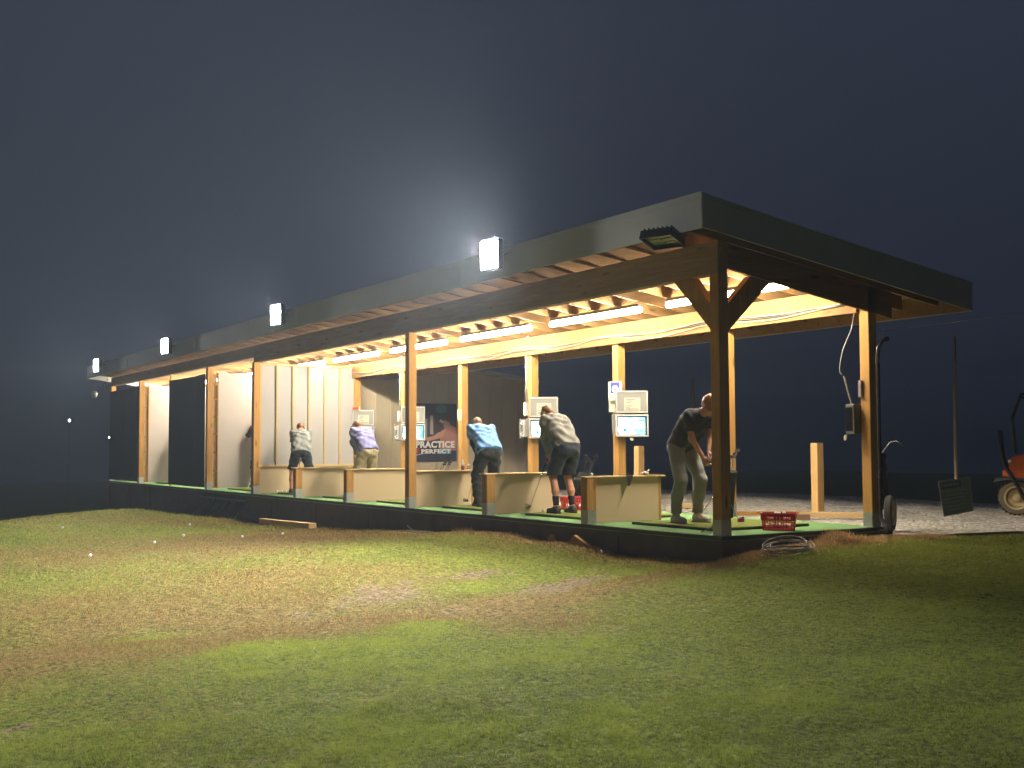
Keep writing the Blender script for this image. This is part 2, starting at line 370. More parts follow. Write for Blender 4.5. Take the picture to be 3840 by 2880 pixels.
def lawn_mask(x, y):
    """dirt, dryness, lushness painted as the lawn has them"""
    dirt = 0.0
    for cx, cy, a, b, ang in DIRT:
        an = rad(ang); u = (x - cx) * math.cos(an) + (y - cy) * math.sin(an); v = -(x - cx) * math.sin(an) + (y - cy) * math.cos(an)
        dirt = max(dirt, 1.0 - ((u / a) ** 2 + (v / b) ** 2) * .55)
    dirt = max(0, min(1, dirt * .62 + nz(x, y, 1.3) * .5 + nz(x, y, 4.2, 3) * .42))
    n1 = nz(x, y, .33, 1) * .8 + nz(x, y, 1.1, 2) * .4
    # brown belt on the left and in the middle, greener in front and to the right
    band = math.exp(-((x * .62 + y * 1.0 + 6.6) / 2.3) ** 2) if x < 0 else math.exp(-((y + 3.2) / 1.2) ** 2) * max(0, 1 - x / 2.2)
    dry = .20 + band * .48 + n1 * .62
    if x < -5: dry += .12
    if x > 1: dry -= .12 * min(1, (x - 1))
    dcam = math.hypot(x - 9.2, y + 8.5)
    if dcam < 9: dry += (nz(x, y, .5, 4)) * .5 - .08
    lush_lit = max(0, nz(x, y, 1.3, 5) * .9 + nz(x, y, 4.5, 6) * .7 + .1)
    lush_lit += 1.0 * math.exp(-((x - .9) ** 2 / 1.6 + (y - 1.3) ** 2 / 4))  # tube light spilling from the open end, painted in as brighter grass
    lush_lit += 1.3 * math.exp(-((x - 2.2) ** 2 / 3.5 + (y - 2.0) ** 2 / 5))
    dry -= .5 * math.exp(-((x - 2.2) ** 2 / 3 + (y - 2.0) ** 2 / 6))  # less brown there, for the same painted spill
    lush_lit += .7 * math.exp(-((y + .9 + .03 * x) ** 2) / .5) * (x < 0) * (x > -12)  # strip of tube light before the skirt, painted as brighter green
    for cx, cy, rr in ((1.4, .85, .5), (.6, -3.9, .35), (-.8, -2.6, .28), (-.1, -6.0, .4), (.64, -5.3, .35)):
        e = math.exp(-((x - cx) ** 2 + (y - cy) ** 2) / rr ** 2); lush_lit += e; dry -= e * .6; dirt *= 1 - e
    # straw strip of dead grass along the skirt
    if -6.5 < x < 0 and y > -.75: dry += .6 * (1 + y / .75)
    if x >= -0.2 and y < 3.2 and x < .75: dry += .7 * (1 - max(0, x) / .75)
    return (max(0, min(1, dirt)), max(0, min(1, dry)), max(0, min(1, lush_lit)))
def build_ground():
    xs = np.unique(np.concatenate([np.linspace(-400, -60, 12), np.linspace(-60, -22, 30), np.arange(-22, 10, .13), np.linspace(10, 30, 25), np.linspace(30, 400, 14)]))
    ys = np.unique(np.concatenate([np.linspace(-400, -40, 12), np.linspace(-40, -9, 24), np.arange(-9, 4.2, .13), np.linspace(4.2, 16, 40), np.linspace(16, 60, 20), np.linspace(60, 400, 14)]))
    X, Y = np.meshgrid(xs, ys, indexing='ij'); Z = ground_z(X, Y)
    fine = (X > -22) & (X < 10) & (Y > -9) & (Y < 4)
    it = np.argwhere(fine)
    nxy = X.shape
    colr = np.zeros((nxy[0] * nxy[1], 4), np.float32); colr[:, 1] = .35; colr[:, 3] = 1
    for i, j in it:
        x, y = X[i, j], Y[i, j]
        Z[i, j] += bumps(x, y)
        m = lawn_mask(x, y); k = i * nxy[1] + j
        colr[k, 0], colr[k, 1], colr[k, 2] = m
        Z[i, j] -= .02 * m[0]
    V = np.stack([X, Y, Z], -1).reshape(-1, 3)
    idx = np.arange(V.shape[0]).reshape(nxy)
    F = np.stack([idx[:-1, :-1], idx[1:, :-1], idx[1:, 1:], idx[:-1, 1:]], -1).reshape(-1, 4)
    me = bpy.data.meshes.new('ground'); me.from_pydata(V.tolist(), [], F.tolist())
    a = me.color_attributes.new('lawn', 'FLOAT_COLOR', 'POINT'); a.data.foreach_set('color', colr.ravel())
    me.polygons.foreach_set('use_smooth', [True] * len(me.polygons))
    o = link_mesh('ground', me, M['ground']); tag(o, kind='structure'); return o
build_ground()

def build_yard():
    pts = []
    xs = np.linspace(-10.2, .55, 60); ys = np.linspace(2.62, 11.2, 60)
    V = []; F = []; id_ = {}
    for i, x in enumerate(xs):
        for j, y in enumerate(ys):
            t = (y - 2.62) / 8.6
            xr = -.02 + .2 * (y - 2.6) + .12 * nz(y, 0, 1.7) + (max(0, y - 5) * .9)
            xl = -15.0 + .25 * nz(y, 3, 1)
            xx = xl + (xr - xl) * (x + 10.2) / 10.75
            yy = y if j < 59 else y
            ymax = 10.7 + .35 * math.sin(xx * .5) - .06 * abs(xx + 6) + .2 * nz(xx, 1, 1.2)
            yy = 2.62 + (ymax - 2.62) * t
            V.append((xx, yy, -.115 + .02 * nz(xx, yy, .9)))
            id_[i, j] = len(V) - 1
    for i in range(59):
        for j in range(59): F.append((id_[i, j], id_[i + 1, j], id_[i + 1, j + 1], id_[i, j + 1]))
    me = bpy.data.meshes.new('gravel_yard'); me.from_pydata(V, [], F)
    me.polygons.foreach_set('use_smooth', [True] * len(me.polygons))
    return tag(link_mesh('gravel_yard', me, M['gravel']), kind='structure')
build_yard()

# ------------------------------------------------------------------ grass blades
CAMP = np.array([9.2457, -8.4635, 0.95])
YAW, PITCH, ROLL, FPX = rad(57.81505612732313), rad(3.209738491348592), rad(-0.2676379792885778), 4297.9318
FWD = Vector((-math.sin(YAW) * math.cos(PITCH), math.cos(YAW) * math.cos(PITCH), math.sin(PITCH)))
RT = FWD.cross(Vector((0, 0, 1))).normalized(); UPV = RT.cross(FWD)
def build_grass():
    rng = np.random.default_rng(3)
    P = []
    def band(d0, d1, dens, size):
        half = rad(27.5); area = half * (d1 * d1 - d0 * d0); n = int(area * dens)
        r = np.sqrt(rng.random(n) * (d1 * d1 - d0 * d0) + d0 * d0); a = (rng.random(n) * 2 - 1) * half
        fx, fy = -math.sin(YAW), math.cos(YAW); rx, ry = fy, -fx
        x = CAMP[0] + r * (np.cos(a) * fx + np.sin(a) * rx); y = CAMP[1] + r * (np.cos(a) * fy + np.sin(a) * ry)
        keep = ~(((y > -.02) & (x < .02)) | ((y > 2.5) & (x < .45 + .2 * (y - 2.6))) | (y > 9) | (x < -21))
        P.append(np.stack([x[keep], y[keep], np.full(keep.sum(), size)], 1))
    band(4.2, 7.0, 3600, .015); band(7.0, 10, 1900, .016); band(10, 14, 800, .019); band(14, 20, 240, .026); band(20, 30, 80, .034)
    A = np.concatenate(P); n = len(A)
    msk = np.zeros((n, 3), np.float32)
    for i in range(n): msk[i] = lawn_mask(A[i, 0], A[i, 1])
    keep = rng.random(n) > msk[:, 0] * 1.0
    A = A[keep]; msk = msk[keep]; n = len(A)
    Z = ground_z(A[:, 0], A[:, 1]) + np.array([bumps(a[0], a[1]) for a in A]) - .02 * msk[:, 0]
    k = 3
    A = np.repeat(A, k, 0); Z = np.repeat(Z, k); msk = np.repeat(msk, k, 0); n *= k
    x = A[:, 0] + rng.normal(0, .012, n); y = A[:, 1] + rng.normal(0, .012, n)
    h = A[:, 2] * (.6 + .9 * rng.random(n)) * (1 + .7 * msk[:, 2]); w = A[:, 2] * .13 * (.8 + .6 * rng.random(n))
    an = rng.random(n) * 6.283; lean = rng.random(n) * .9; an2 = rng.random(n) * 6.283
    cx, cy = np.cos(an) * w, np.sin(an) * w
    zb = Z - .004
    V = np.empty((n, 3, 3), np.float32)
    V[:, 0] = np.stack([x - cx, y - cy, zb], 1); V[:, 1] = np.stack([x + cx, y + cy, zb], 1)
    V[:, 2] = np.stack([x + np.cos(an2) * lean * h, y + np.sin(an2) * lean * h, zb + h], 1)
    me = bpy.data.meshes.new('lawn_grass')
    me.vertices.add(n * 3); me.vertices.foreach_set('co', V.ravel())
    me.loops.add(n * 3); me.loops.foreach_set('vertex_index', np.arange(n * 3, dtype=np.int32))
    me.polygons.add(n); me.polygons.foreach_set('loop_start', np.arange(0, n * 3, 3, dtype=np.int32))
    me.update(calc_edges=True)
    a = me.color_attributes.new('lawn', 'FLOAT_COLOR', 'POINT')
    c = np.ones((n * 3, 4), np.float32); c[:, :3] = np.repeat(msk, 3, 0); a.data.foreach_set('color', c.ravel())
    o = link_mesh('lawn_grass', me, M['blade']); tag(o, 'short patchy lawn grass, green and brown, in front of the shed', 'grass', kind='stuff')
build_grass()
def dry_grass():
    m = MB()
    def tuft(x, y, z, s, n):
        for _ in range(n):
            a = R.random() * 6.28; l = s * R.uniform(.4, 1.1); t = R.uniform(.3, 1.4)
            bx, by = x + R.gauss(0, s * .4), y + R.gauss(0, s * .4); w = .0035
            dx, dy = math.cos(a), math.sin(a)
            m.add([(bx - dy * w, by + dx * w, z - .01), (bx + dy * w, by - dx * w, z - .01), (bx + dx * l * t * .7, by + dy * l * t * .7, z + l * .6)], [(0, 1, 2)])
    for _ in range(1900):
        x = -R.random() ** .8 * 7.2; y = -.05 - abs(R.gauss(0, .2)); tuft(x, y, gz(x, y), .06, 5)
    for _ in range(2300):
        y = R.uniform(-.3, 3.3); x = .04 + abs(R.gauss(0, .22)); tuft(x, y, gz(x, y), .07, 6)
    for _ in range(260):
        x = .14 + R.gauss(0, .09); y = 1.62 + R.gauss(0, .22); tuft(x, y, gz(x, y) + .13 * math.exp(-((y - 1.62) / .22) ** 2) * R.random(), .10, 8)
    for _ in range(60): tuft(-5.35 + R.gauss(0, .1), -.08, gz(-5.3, -.08), .16, 4)
    o = m.build('dry_grass', M['straw']); tag(o, 'dead straw coloured grass along the foot of the shed', 'dry grass', kind='stuff')
dry_grass()

# ------------------------------------------------------------------ shed
HF, HR = 2.84, 2.56
def rz_(y): return 3.2 - .135 * y                 # underside of the rafters
shed = thing('driving_range_shed', 'long open fronted timber driving range shed with a sloping roof', 'shed', (0, 0, -.3))
# deck
MB().box(-27.8, 0, .0, W + .02, -.06, 0).build('deck', M['turf'], shed)
MB().box(-27.82, .004, -.03, -.002, -.045, -.004).box(.003, .03, -.03, W + .02, -.045, -.004).build('deck_edge', M['black_plastic'], shed)
MB().box(-27.8, -.0, .004, .04, -1.5, -.062).build('skirt_board', M['skirt'], shed)
MB().box(-.045, -.003, .042, W, -1.0, -.064).build('skirt_board', M['skirt'], shed)
for k in range(12):
    MB().box(-27.7 + k * 2.35, -27.66 + k * 2.35, -.012, .002, -1.4, -.1).build('skirt_batten', M['skirt'], shed)
def post(x, y, z0, z1, w=.14, br=True, name='post', mat='pine_z', parent=shed):
    p = MB().box(x - w, x, y, y + w, z0, z1).build(name, M[mat], parent, bevel=.006)
    if br:
        b = MB(); t = .003; h = .165
        b.box(x + .001, x + .001 + t, y + .004, y + w - .004, .005, .005 + h)
        b.box(x - w + .004, x - .004, y - .001 - t, y - .001, .005, .005 + h)
        b.box(x - w - .03, x + .03, y - .03, y + w + .03, .001, .006)
        b.lathe((x + .004, y + w / 2, .11), (1, 0, 0), [(0, .012), (.006, .010)], 8)
        b.build('post_bracket', M['steel'], p)
    return p
FRONT = [0, -3 * L, -6 * L]
for x in FRONT: post(x, 0, 0, HF)
for x in (-17.95, -24.28, -27.7): post(x, 0, 0, HF + .10, .14)
post(-21.13, 0, 0, HF + .10, .06, br=False)
for i in range(0, 7): post(-i * L, W - .14, 0, rz_(W), br=(i < 2))
for x in (-17.95, -21.2, -24.28, -27.7): post(x, W - .14, 0, rz_(W), br=False)
# beams
MB().box(-14.72, .0, .0, .14, HF, 3.197).build('header_beam', M['header_x'], shed, bevel=.005)
MB().box(-27.78, -14.73, .0, .14, HF + .105, 3.197).build('header_beam', M['header_x'], shed, bevel=.005)
MB().box(-27.8, -.145, W - .182, W - .143, HR, 2.868).build('rear_beam', M['rear_x'], shed)
def eb(y): return 2.92 - .15 * y
b = MB()
b.hexa([(-.04, .143, eb(.14)), (0, .143, eb(.14)), (0, 2.80, eb(2.8)), (-.04, 2.80, eb(2.8)), (-.04, .143, rz_(.14) - .003), (0, .143, rz_(.14) - .003), (0, 2.80, rz_(2.8) - .003), (-.04, 2.80, rz_(2.8) - .003)])
b.build('end_beam', M['rafter'], shed)
# knee braces at the near corner
MB().hexa([(-.141, .02, 2.22), (-.141, .12, 2.22), (-.141, .12, 2.50), (-.141, .02, 2.50), (-.76, .02, 2.838), (-.76, .12, 2.838), (-.44, .12, 2.838), (-.44, .02, 2.838)]).build('knee_brace', M['pine_z'], shed)
MB().hexa([(-.12, .141, 2.20), (-.02, .141, 2.20), (-.02, .141, 2.50), (-.12, .141, 2.50), (-.12, .80, eb(.8) - .003), (-.02, .80, eb(.8) - .003), (-.02, .50, eb(.5) - .003), (-.12, .50, eb(.5) - .003)]).build('knee_brace', M['pine_z'], shed)
# rafters, sheathing, fascias
YF, YR, RD = -.60, 3.70, .19
def raft(x):
    w = .038
    pr = [(x, YF + .03, rz_(YF + .03)), (x, YR - .03, rz_(YR - .03)), (x, YR - .03, rz_(YR - .03) + RD), (x, YF + .03, rz_(YF + .03) + RD)]
    MB().prism(pr, (w, 0, 0)).build('rafter', M['rafter'], shed)
x = -.035
while x > -28.0:
    raft(x); x -= .55
raft(.395)
MB().prism([(-28.25, YF, rz_(YF) + RD + .002), (-28.25, YR, rz_(YR) + RD + .002), (-28.25, YR, rz_(YR) + RD + .03), (-28.25, YF, rz_(YF) + RD + .03)], (28.69, 0, 0)).build('roof_sheathing', M['sheathing'], shed)
MB().prism([(-28.27, YF - .03, rz_(YF) + RD + .035), (-28.27, YR + .03, rz_(YR) + RD + .032), (-28.27, YR + .03, rz_(YR) + RD + .06), (-28.27, YF - .03, rz_(YF) + RD + .065)], (28.74, 0, 0)).build('roof', M['fascia'], shed)
MB().box(-28.25, .45, YF - .025, YF - .002, 3.195, 3.575).build('fascia', M['fascia'], shed, bevel=.003)
MB().box(-28.25, .44, YR - .028, YR + .01, 2.605, 2.85).build('fascia', M['rafter'], shed)
MB().box(-28.25, .45, YR + .012, YR + .03, 2.595, 2.89).build('fascia', M['fascia'], shed)
for xx in (.442, -28.25):
    MB().prism([(xx, YF - .02, 3.20), (xx, YR + .01, 2.6), (xx, YR + .01, 2.92), (xx, YF - .02, 3.56)], (.02, 0, 0)).build('fascia', M['fascia'], shed)
# joint flashing strips on the front fascia
for xx in (-4.6, -10.7, -17.0, -23.2):
    MB().box(xx, xx + .03, YF - .032, YF - .026, 3.2, 3.575).build('fascia_joint', M['fascia'], shed)

# hitting mats (things lying on the deck)
def hitting_mat(x0, x1, lab):
    x1 = min(x1, -.55)
    o = thing('hitting_mat', lab, 'hitting mat', ((x0 + x1) / 2, 1.1, .002), group='hitting mats in the bays')
    MB().box(x0 + .004, x1 - .004, .404, 1.896, .022, .034).build('mat_turf', M['mat_top'], o)
    MB().box(x0, x1, .40, 1.90, .002, .0215).build('mat_base', M['black_plastic'], o)
bayn = ['near end bay beside the corner post', 'bay where the person in the grey hoodie stands', 'bay where the person in the light blue shirt stands', 'empty bay right of the lavender shirted person',
        'bay of the person in the lavender pullover', 'bay beside the tall batten wall']
for i in range(6): hitting_mat(-i * L - 2.06, -i * L - .45, 'flat green hitting mat in the ' + bayn[i])
for k, (x0, lab) in enumerate(((-17.6, 'room right of the white wall seen with a club'), (-20.7, 'dark room behind the nearer black screen'), (-23.9, 'far room with the white wall'), (-27.2, 'farthest dark room'))):
    hitting_mat(x0, x0 + 1.6, 'green hitting mat in the ' + lab)

# bay dividers
def divider(i, lab):
    x = -i * L
    o = thing('bay_divider', lab, 'divider', (x, 0, 0), group='low dividers between the bays')
    y0 = .143 if i != 3 else .145
    MB().box(x - .10, x - .062, y0, 1.20, .004, .572).build('panel', M['divider'], o, bevel=.002)
    MB().box(x - .104, x - .055, 1.20, 1.235, .003, .572).build('end_trim', M['pine_z'], o)
    MB().box(x - .155, x + .008, -.04 if i != 3 else .146, 1.26, .5735, .592).build('cap', M['cap_wood'], o, bevel=.003)
    if i != 3: post(x, 0, 0, .572, name='post', parent=o)
    return o
dl = {1: 'low board divider nearest the camera with a dark strap over its cap', 2: 'low board divider beside the person in the grey hoodie', 3: 'low board divider starting at the tall middle post with a bottle on it',
      4: 'low board divider in front of the person in khaki trousers', 5: 'farthest low board divider, near the person in the grey tee'}
for i in dl: divider(i, dl[i])

# partition walls
def studwall():
    x = -6 * L
    o = thing('partition_wall', 'tall partition wall with pale vertical battens on grey board', 'wall', (x, 1.2, 0))
    MB().box(x - .10, x - .075, .143, W - .142, .574, 2.82).build('upper_board', M['grey_board'], o)
    MB().box(x - .10, x - .062, .143, W - .142, .004, .572).build('lower_board', M['divider'], o)
    for k in range(7):
        y = .146 + k * .372
        MB().box(x - .0745, x - .035, y, y + .04, .615, 2.78).build('batten', M['batten'], o)
    MB().box(x - .0745, x - .03, .143, W - .142, .574, .614).build('bottom_rail', M['cap_wood'], o)
    MB().box(x - .0745, x - .035, .143, W - .142, 2.7805, 2.82).build('top_rail', M['cap_wood'], o)
studwall()
def white_partition(x, lab):
    o = thing('partition_wall', lab, 'wall', (x, 1.2, 0), group='white partition walls of the rooms')
    MB().box(x - .09, x - .02, .28, W - .142, .03, 2.80).build('wall_board', M['white_board'], o)
    MB().box(x - .095, x - .015, .255, .279, .02, 2.82).build('edge_trim', M['pine_z'], o)
    for z in (.02, .42, .86, 1.3, 1.72, 2.15, 2.5, 2.74):
        MB().box(x - .09, x - .03, .143, .254, z, z + .05).build('blocking', M['pine_x'], o)
    MB().box(x - .12, x - .095, .143, .254, .02, 2.8).build('back_board', M['batten'], o)
white_partition(-17.95, 'white faced partition wall with a club shadow, beside the golfer mostly hidden by a post')
white_partition(-24.28, 'white faced partition wall in the farthest open room, between the two black screens')
def black_screen(x0, x1, xs, lab):
    o = thing('privacy_screen', lab, 'screen', ((x0 + x1) / 2, .2, 0), group='black screens across the rooms')
    zt = 2.76
    MB().prism([(x0, -.018, .05), (xs, -.018, .04), (xs, -.018, zt), (x0, -.018, zt + .02)], (0, .012, 0)).build('fabric_panel', M['black_fabric'], o)
    MB().prism([(xs + .008, -.018, .04), (x1, -.018, .05), (x1, -.018, zt + .03), (xs + .008, -.018, zt)], (0, .012, 0)).build('fabric_panel', M['black_fabric'], o)
    MB().box(xs, xs + .007, -.016, -.008, .04, zt).build('seam', M['grey_metal'], o)
black_screen(-21.19, -18.095, -18.95, 'nearer black fabric screen closing a room, with a vertical seam')
black_screen(-27.79, -24.425, -26.1, 'black fabric screen at the far left end of the shed')

# tube lights and floodlights
for k in range(10):
    xr = -.50 - k * 2.82; xl = xr - 2.24; y = 1.58; zt = 2.88
    labs = ['tube light nearest the corner post, partly behind its braces', 'long lit tube light above the person in the charcoal tee', 'lit tube light above the person in the grey hoodie',
            'lit tube light crossed by the tall middle post', 'lit tube light over the person in the lavender pullover', 'lit tube light at the top of the batten wall', 'first lit tube light beyond the batten wall, in the rooms',
            'second lit tube light beyond the batten wall', 'third lit tube light beyond the batten wall', 'farthest lit tube light in the shed']
    o = thing('tube_light', labs[k], 'ceiling light', ((xl + xr) / 2, y, zt + .08), group='tube lights under the rafters')
    hb = MB().box(xl, xr, y - .046, y + .046, zt + .042, zt + .050)
    hb.box(xl + .02, xr - .02, y - .03, y + .03, zt + .051, zt + .09); hb.build('housing', M['white_metal'], o)
    hg = MB(); [hg.box(q, q + .008, y - .004, y + .004, zt + .091, rz_(y) + .02) for q in (xl + .2, xr - .2)]; hg.build('hanger', M['steel'], o)
    MB().tube([(xl + .01, y, zt), (xr - .01, y, zt)], .036, 12).build('lit_tube', M['tube'], o, smooth=True)
def flood(x, lit, lab, z=3.46, tilt=1, yaw=12, w=.34, h=.40):
    o = thing('floodlight', lab, 'floodlight', (x, YF - .03, z), rad(yaw), group='floodlights on the front fascia')
    t = rad(tilt); d = Vector((0, -math.cos(t), -math.sin(t))); u = Vector((0, -math.sin(t), math.cos(t))); s = Vector((1, 0, 0))
    c = Vector((0, -.17, 0))
    MB().obox(c, s * (w / 2), u * (h / 2), d * .03).build('housing', M['black_metal'], o, world=False, bevel=.008)
    m = MB(); n = 4
    lens = M['flood%d' % {-3.43: 0, -11.16: 1, -18.66: 2}.get(x, 3)] if lit else M['lens_off']
    fr = MB(); q = d * .048
    for sg_ in (-1, 1):
        fr.obox(c + q + s * sg_ * (w / 2 - .006), s * .006, u * (h / 2), d * .018); fr.obox(c + q + u * sg_ * (h / 2 - .006), s * (w / 2 - .013), u * .006, d * .018)
    fr.build('bezel', M['black_metal'], o, world=False)
    g = .008; cw = (w - .04) / 2; ch = (h - .05) / (2 if lit else 3)
    for a in range(2):
        for b_ in range(2 if lit else 3):
            cc = c + d * .034 + s * (-(w - .04) / 2 + cw * (a + .5)) + u * (-(h - .05) / 2 + ch * (b_ + .5))
            m.obox(cc, s * (cw / 2 - g), u * (ch / 2 - g), d * .003)
    m.build('lens', lens, o, world=False)
    f = MB()
    for k in range(7): f.obox(c - d * .045 + s * (w * (k / 6 - .5) * .85), s * .004, u * (h * .42), d * .014)
    f.build('cooling_fins', M['black_metal'], o, world=False)
    MB().tube([s * (w / 2 + .012) + c, s * (w / 2 + .012) + Vector((0, -.02, .02)), s * (-w / 2 - .012) + Vector((0, -.02, .02)), s * (-w / 2 - .012) + c], .01, 6).build('yoke', M['black_metal'], o, world=False)
for x, lb in ((-3.43, 'brightest lit floodlight on the fascia, nearest the camera'), (-11.16, 'second lit floodlight from the near end of the fascia'), (-18.66, 'third lit floodlight from the near end of the fascia'), (-26.0, 'lit floodlight at the far left end of the fascia')):
    flood(x, True, lb)
flood(-.03, False, 'unlit black floodlight hanging tilted under the roof corner', z=3.15, tilt=74, yaw=20, w=.38, h=.30)
o = thing('security_light', 'small unlit round lamp under the far left end of the roof', 'lamp', (-28.6, -.3, 2.9))
MB().lathe((-28.6, -.3, 2.72), (.5, -.8, 0), [(-.03, .08), (.0, .11), (.05, .12)], 16).build('shade', M['white_metal'], o, smooth=True)
MB().tube([(-28.6, -.26, 2.74), (-28.45, -.1, 2.95), (-28.2, 0, 3.2)], .015, 6).build('arm', M['black_metal'], o)

# ------------------------------------------------------------------ building behind
bld = thing('clubhouse', 'beige board and batten building behind the shed, carrying the poster', 'building', (-15, 4.8, -.2))
XB = -15.0
def mat_siding():
    t = NT('beige_siding'); co = t.coord(); n = t.noise(t.mapping(co, (3, 3, .6)), 8, 5)
    c = t.mix((0.37, 0.31, 0.215), (0.45, 0.385, 0.275), n); return t.bsdf(c, 0.75, n, 0.004, spec=0.2)
M['siding'] = mat_siding()
m = MB()
m.prism([(XB, 2.56, -.3), (XB, 3.78, -.3), (XB, 3.78, 2.56), (XB, 2.56, 2.56)], (-12.6, 0, 0))
m.build('wall', M['siding'], bld)
m = MB(); m.prism([(XB, 3.782, -.3), (XB, 7.18, -.3), (XB, 7.18, 2.60), (XB, 3.782, 3.06)], (-12.6, 0, 0)); m.build('wall', M['siding'], bld)
for k in range(12):
    y = 2.66 + k * .385
    zt = 2.55 if y < 3.74 else 3.06 - (y - 3.78) * .135 - .02
    if 3.68 < y < 3.80: y = 3.80
    MB().box(XB + .001, XB + .02, y, y + .05, -.28, zt).build('batten', M['siding'], bld)
MB().prism([(XB, 3.80, 3.07), (XB, 7.45, 2.575), (XB, 7.45, 2.66), (XB, 3.80, 3.155)], (.25, 0, 0)).build('fascia', M['fascia'], bld)
MB().prism([(XB, 3.80, 3.157), (XB, 7.45, 2.662), (XB, 7.45, 2.70), (XB, 3.80, 3.195)], (-12.8, 0, 0)).build('roof', M['fascia'], bld)
MB().box(XB + .001, XB + .05, 7.15, 7.23, -.28, 2.58).build('corner_board', M['fascia'], bld)

def text_mesh(txt, size, off=0.0, shear=0.0, extr=.0008, align='LEFT', spacing=1.0, xs=1.0):
    cu = bpy.data.curves.new('t', 'FONT'); cu.body = txt; cu.size = size; cu.offset = off; cu.shear = shear; cu.extrude = extr
    cu.align_x = align; cu.align_y = 'CENTER'; cu.space_character = spacing; cu.resolution_u = 3
    ob = bpy.data.objects.new('t', cu); COL.objects.link(ob)
    dg = bpy.context.evaluated_depsgraph_get(); dg.update()
    me = bpy.data.meshes.new_from_object(ob.evaluated_get(dg))
    bpy.data.objects.remove(ob); bpy.data.curves.remove(cu)
    me.transform(Matrix.Scale(xs, 4, (1, 0, 0)))
    return me
def place_text(name, me, mat, parent, origin, right, up, world=True):
    r = Vector(right).normalized(); u = Vector(up).normalized(); n = r.cross(u)
    me.transform(Matrix.Translation(origin) @ Matrix(((r.x, u.x, n.x, 0), (r.y, u.y, n.y, 0), (r.z, u.z, n.z, 0), (0, 0, 0, 1))))
    me.materials.clear()
    return link_mesh(name, me, mat, parent, world)
def fit_text(txt, w, h, **k):
    me = text_mesh(txt, 1.0, **k); v = np.array([tuple(a.co) for a in me.vertices]); lo, hi = v.min(0), v.max(0)
    me.transform(Matrix.Translation((-lo[0], -(lo[1] + hi[1]) / 2, 0))); me.transform(Matrix.Diagonal((w / (hi[0] - lo[0]), h / (hi[1] - lo[1]), 1, 1)))
    return me

# poster on the wall
po = thing('wall_poster', 'large dark poster lettered PRACTICE and PERFECT on the beige wall', 'poster', (XB, 4.6, 1.3))
XP = XB + .024
def flat(name, pts, col, lay, parent=po, rough=.6):
    mt = simple('poster_' + name, col, rough, var=.15, scale=3)
    m = MB(); m.prism([(XP + .0035 * lay, y, z) for y, z in pts], (.002, 0, 0)); return m.build(name, mt, parent)
MB().box(XP - .003, XP + .0015, 4.0, 5.19, .64, 2.03).build('backing', simple('poster_ground', (.03, .032, .045), .5, var=.5, scale=3), po)
flat('print_block', [(4.02, .66), (5.17, .66), (5.17, .86), (4.02, .90)], (.02, .025, .045), 1)
flat('print_shirt', [(4.75, .92), (5.18, .90), (5.18, 1.45), (5.02, 1.52), (4.88, 1.46), (4.72, 1.30)], (.36, .16, .13), 1)
flat('print_arm', [(4.32, 1.16), (4.42, 1.13), (4.60, 1.17), (4.80, 1.22), (4.90, 1.42), (4.72, 1.36), (4.55, 1.25), (4.34, 1.21)], (.46, .23, .16), 2)
flat('print_face', [(4.84, 1.46), (4.92, 1.43), (5.0, 1.48), (5.0, 1.62), (4.93, 1.70), (4.86, 1.66), (4.82, 1.56)], (.30, .17, .13), 2)
flat('print_hair', [(4.86, 1.64), (4.94, 1.60), (5.04, 1.55), (5.06, 1.70), (4.97, 1.78), (4.86, 1.74)], (.035, .03, .035), 3)
flat('print_figure', [(4.58, 1.36), (4.74, 1.34), (4.80, 1.48), (4.74, 1.62), (4.60, 1.64), (4.54, 1.50)], (.035, .015, .022), 3)
flat('print_cap', [(4.70, 1.60), (4.80, 1.55), (4.84, 1.60), (4.74, 1.66)], (.42, .30, .26), 4)
flat('print_drape', [(4.46, 1.30), (4.55, 1.28), (4.54, 1.74), (4.47, 1.74)], (.30, .26, .22), 1)
flat('print_panel', [(4.28, 1.20), (4.38, 1.20), (4.38, 1.66), (4.28, 1.66)], (.22, .22, .26), 1)
flat('print_bar', [(4.05, .78), (4.50, .86), (4.50, .89), (4.05, .81)], (.34, .22, .24), 2)
flat('print_red', [(4.02, .86), (4.16, .86), (4.16, .96), (4.02, .98)], (.30, .03, .02), 2)
flat('print_emblem', [(4.62, 1.84), (4.72, 1.80), (4.82, 1.80), (4.92, 1.84), (4.92, 1.96), (4.82, 2.0), (4.72, 2.0), (4.62, 1.96)], (.04, .10, .12), 1)
WHT = simple('poster_white', (.72, .70, .66), .5, var=.04); BLUE = simple('poster_pale_blue', (.18, .42, .58), .5, var=.05)
place_text('lettering', fit_text('PRACTICE', 1.06, .165, off=.045, spacing=1.06), WHT, po, (XP + .016, 4.07, 1.05), (0, 1, 0), (0, 0, 1))
place_text('lettering', fit_text('PERFECT', .80, .105, off=.045, spacing=1.12), WHT, po, (XP + .016, 4.22, .885), (0, 1, 0), (0, 0, 1))
flat('print_band', [(4.72, .83), (5.03, .83), (5.03, .945), (4.72, .945)], (.10, .27, .40), 3)

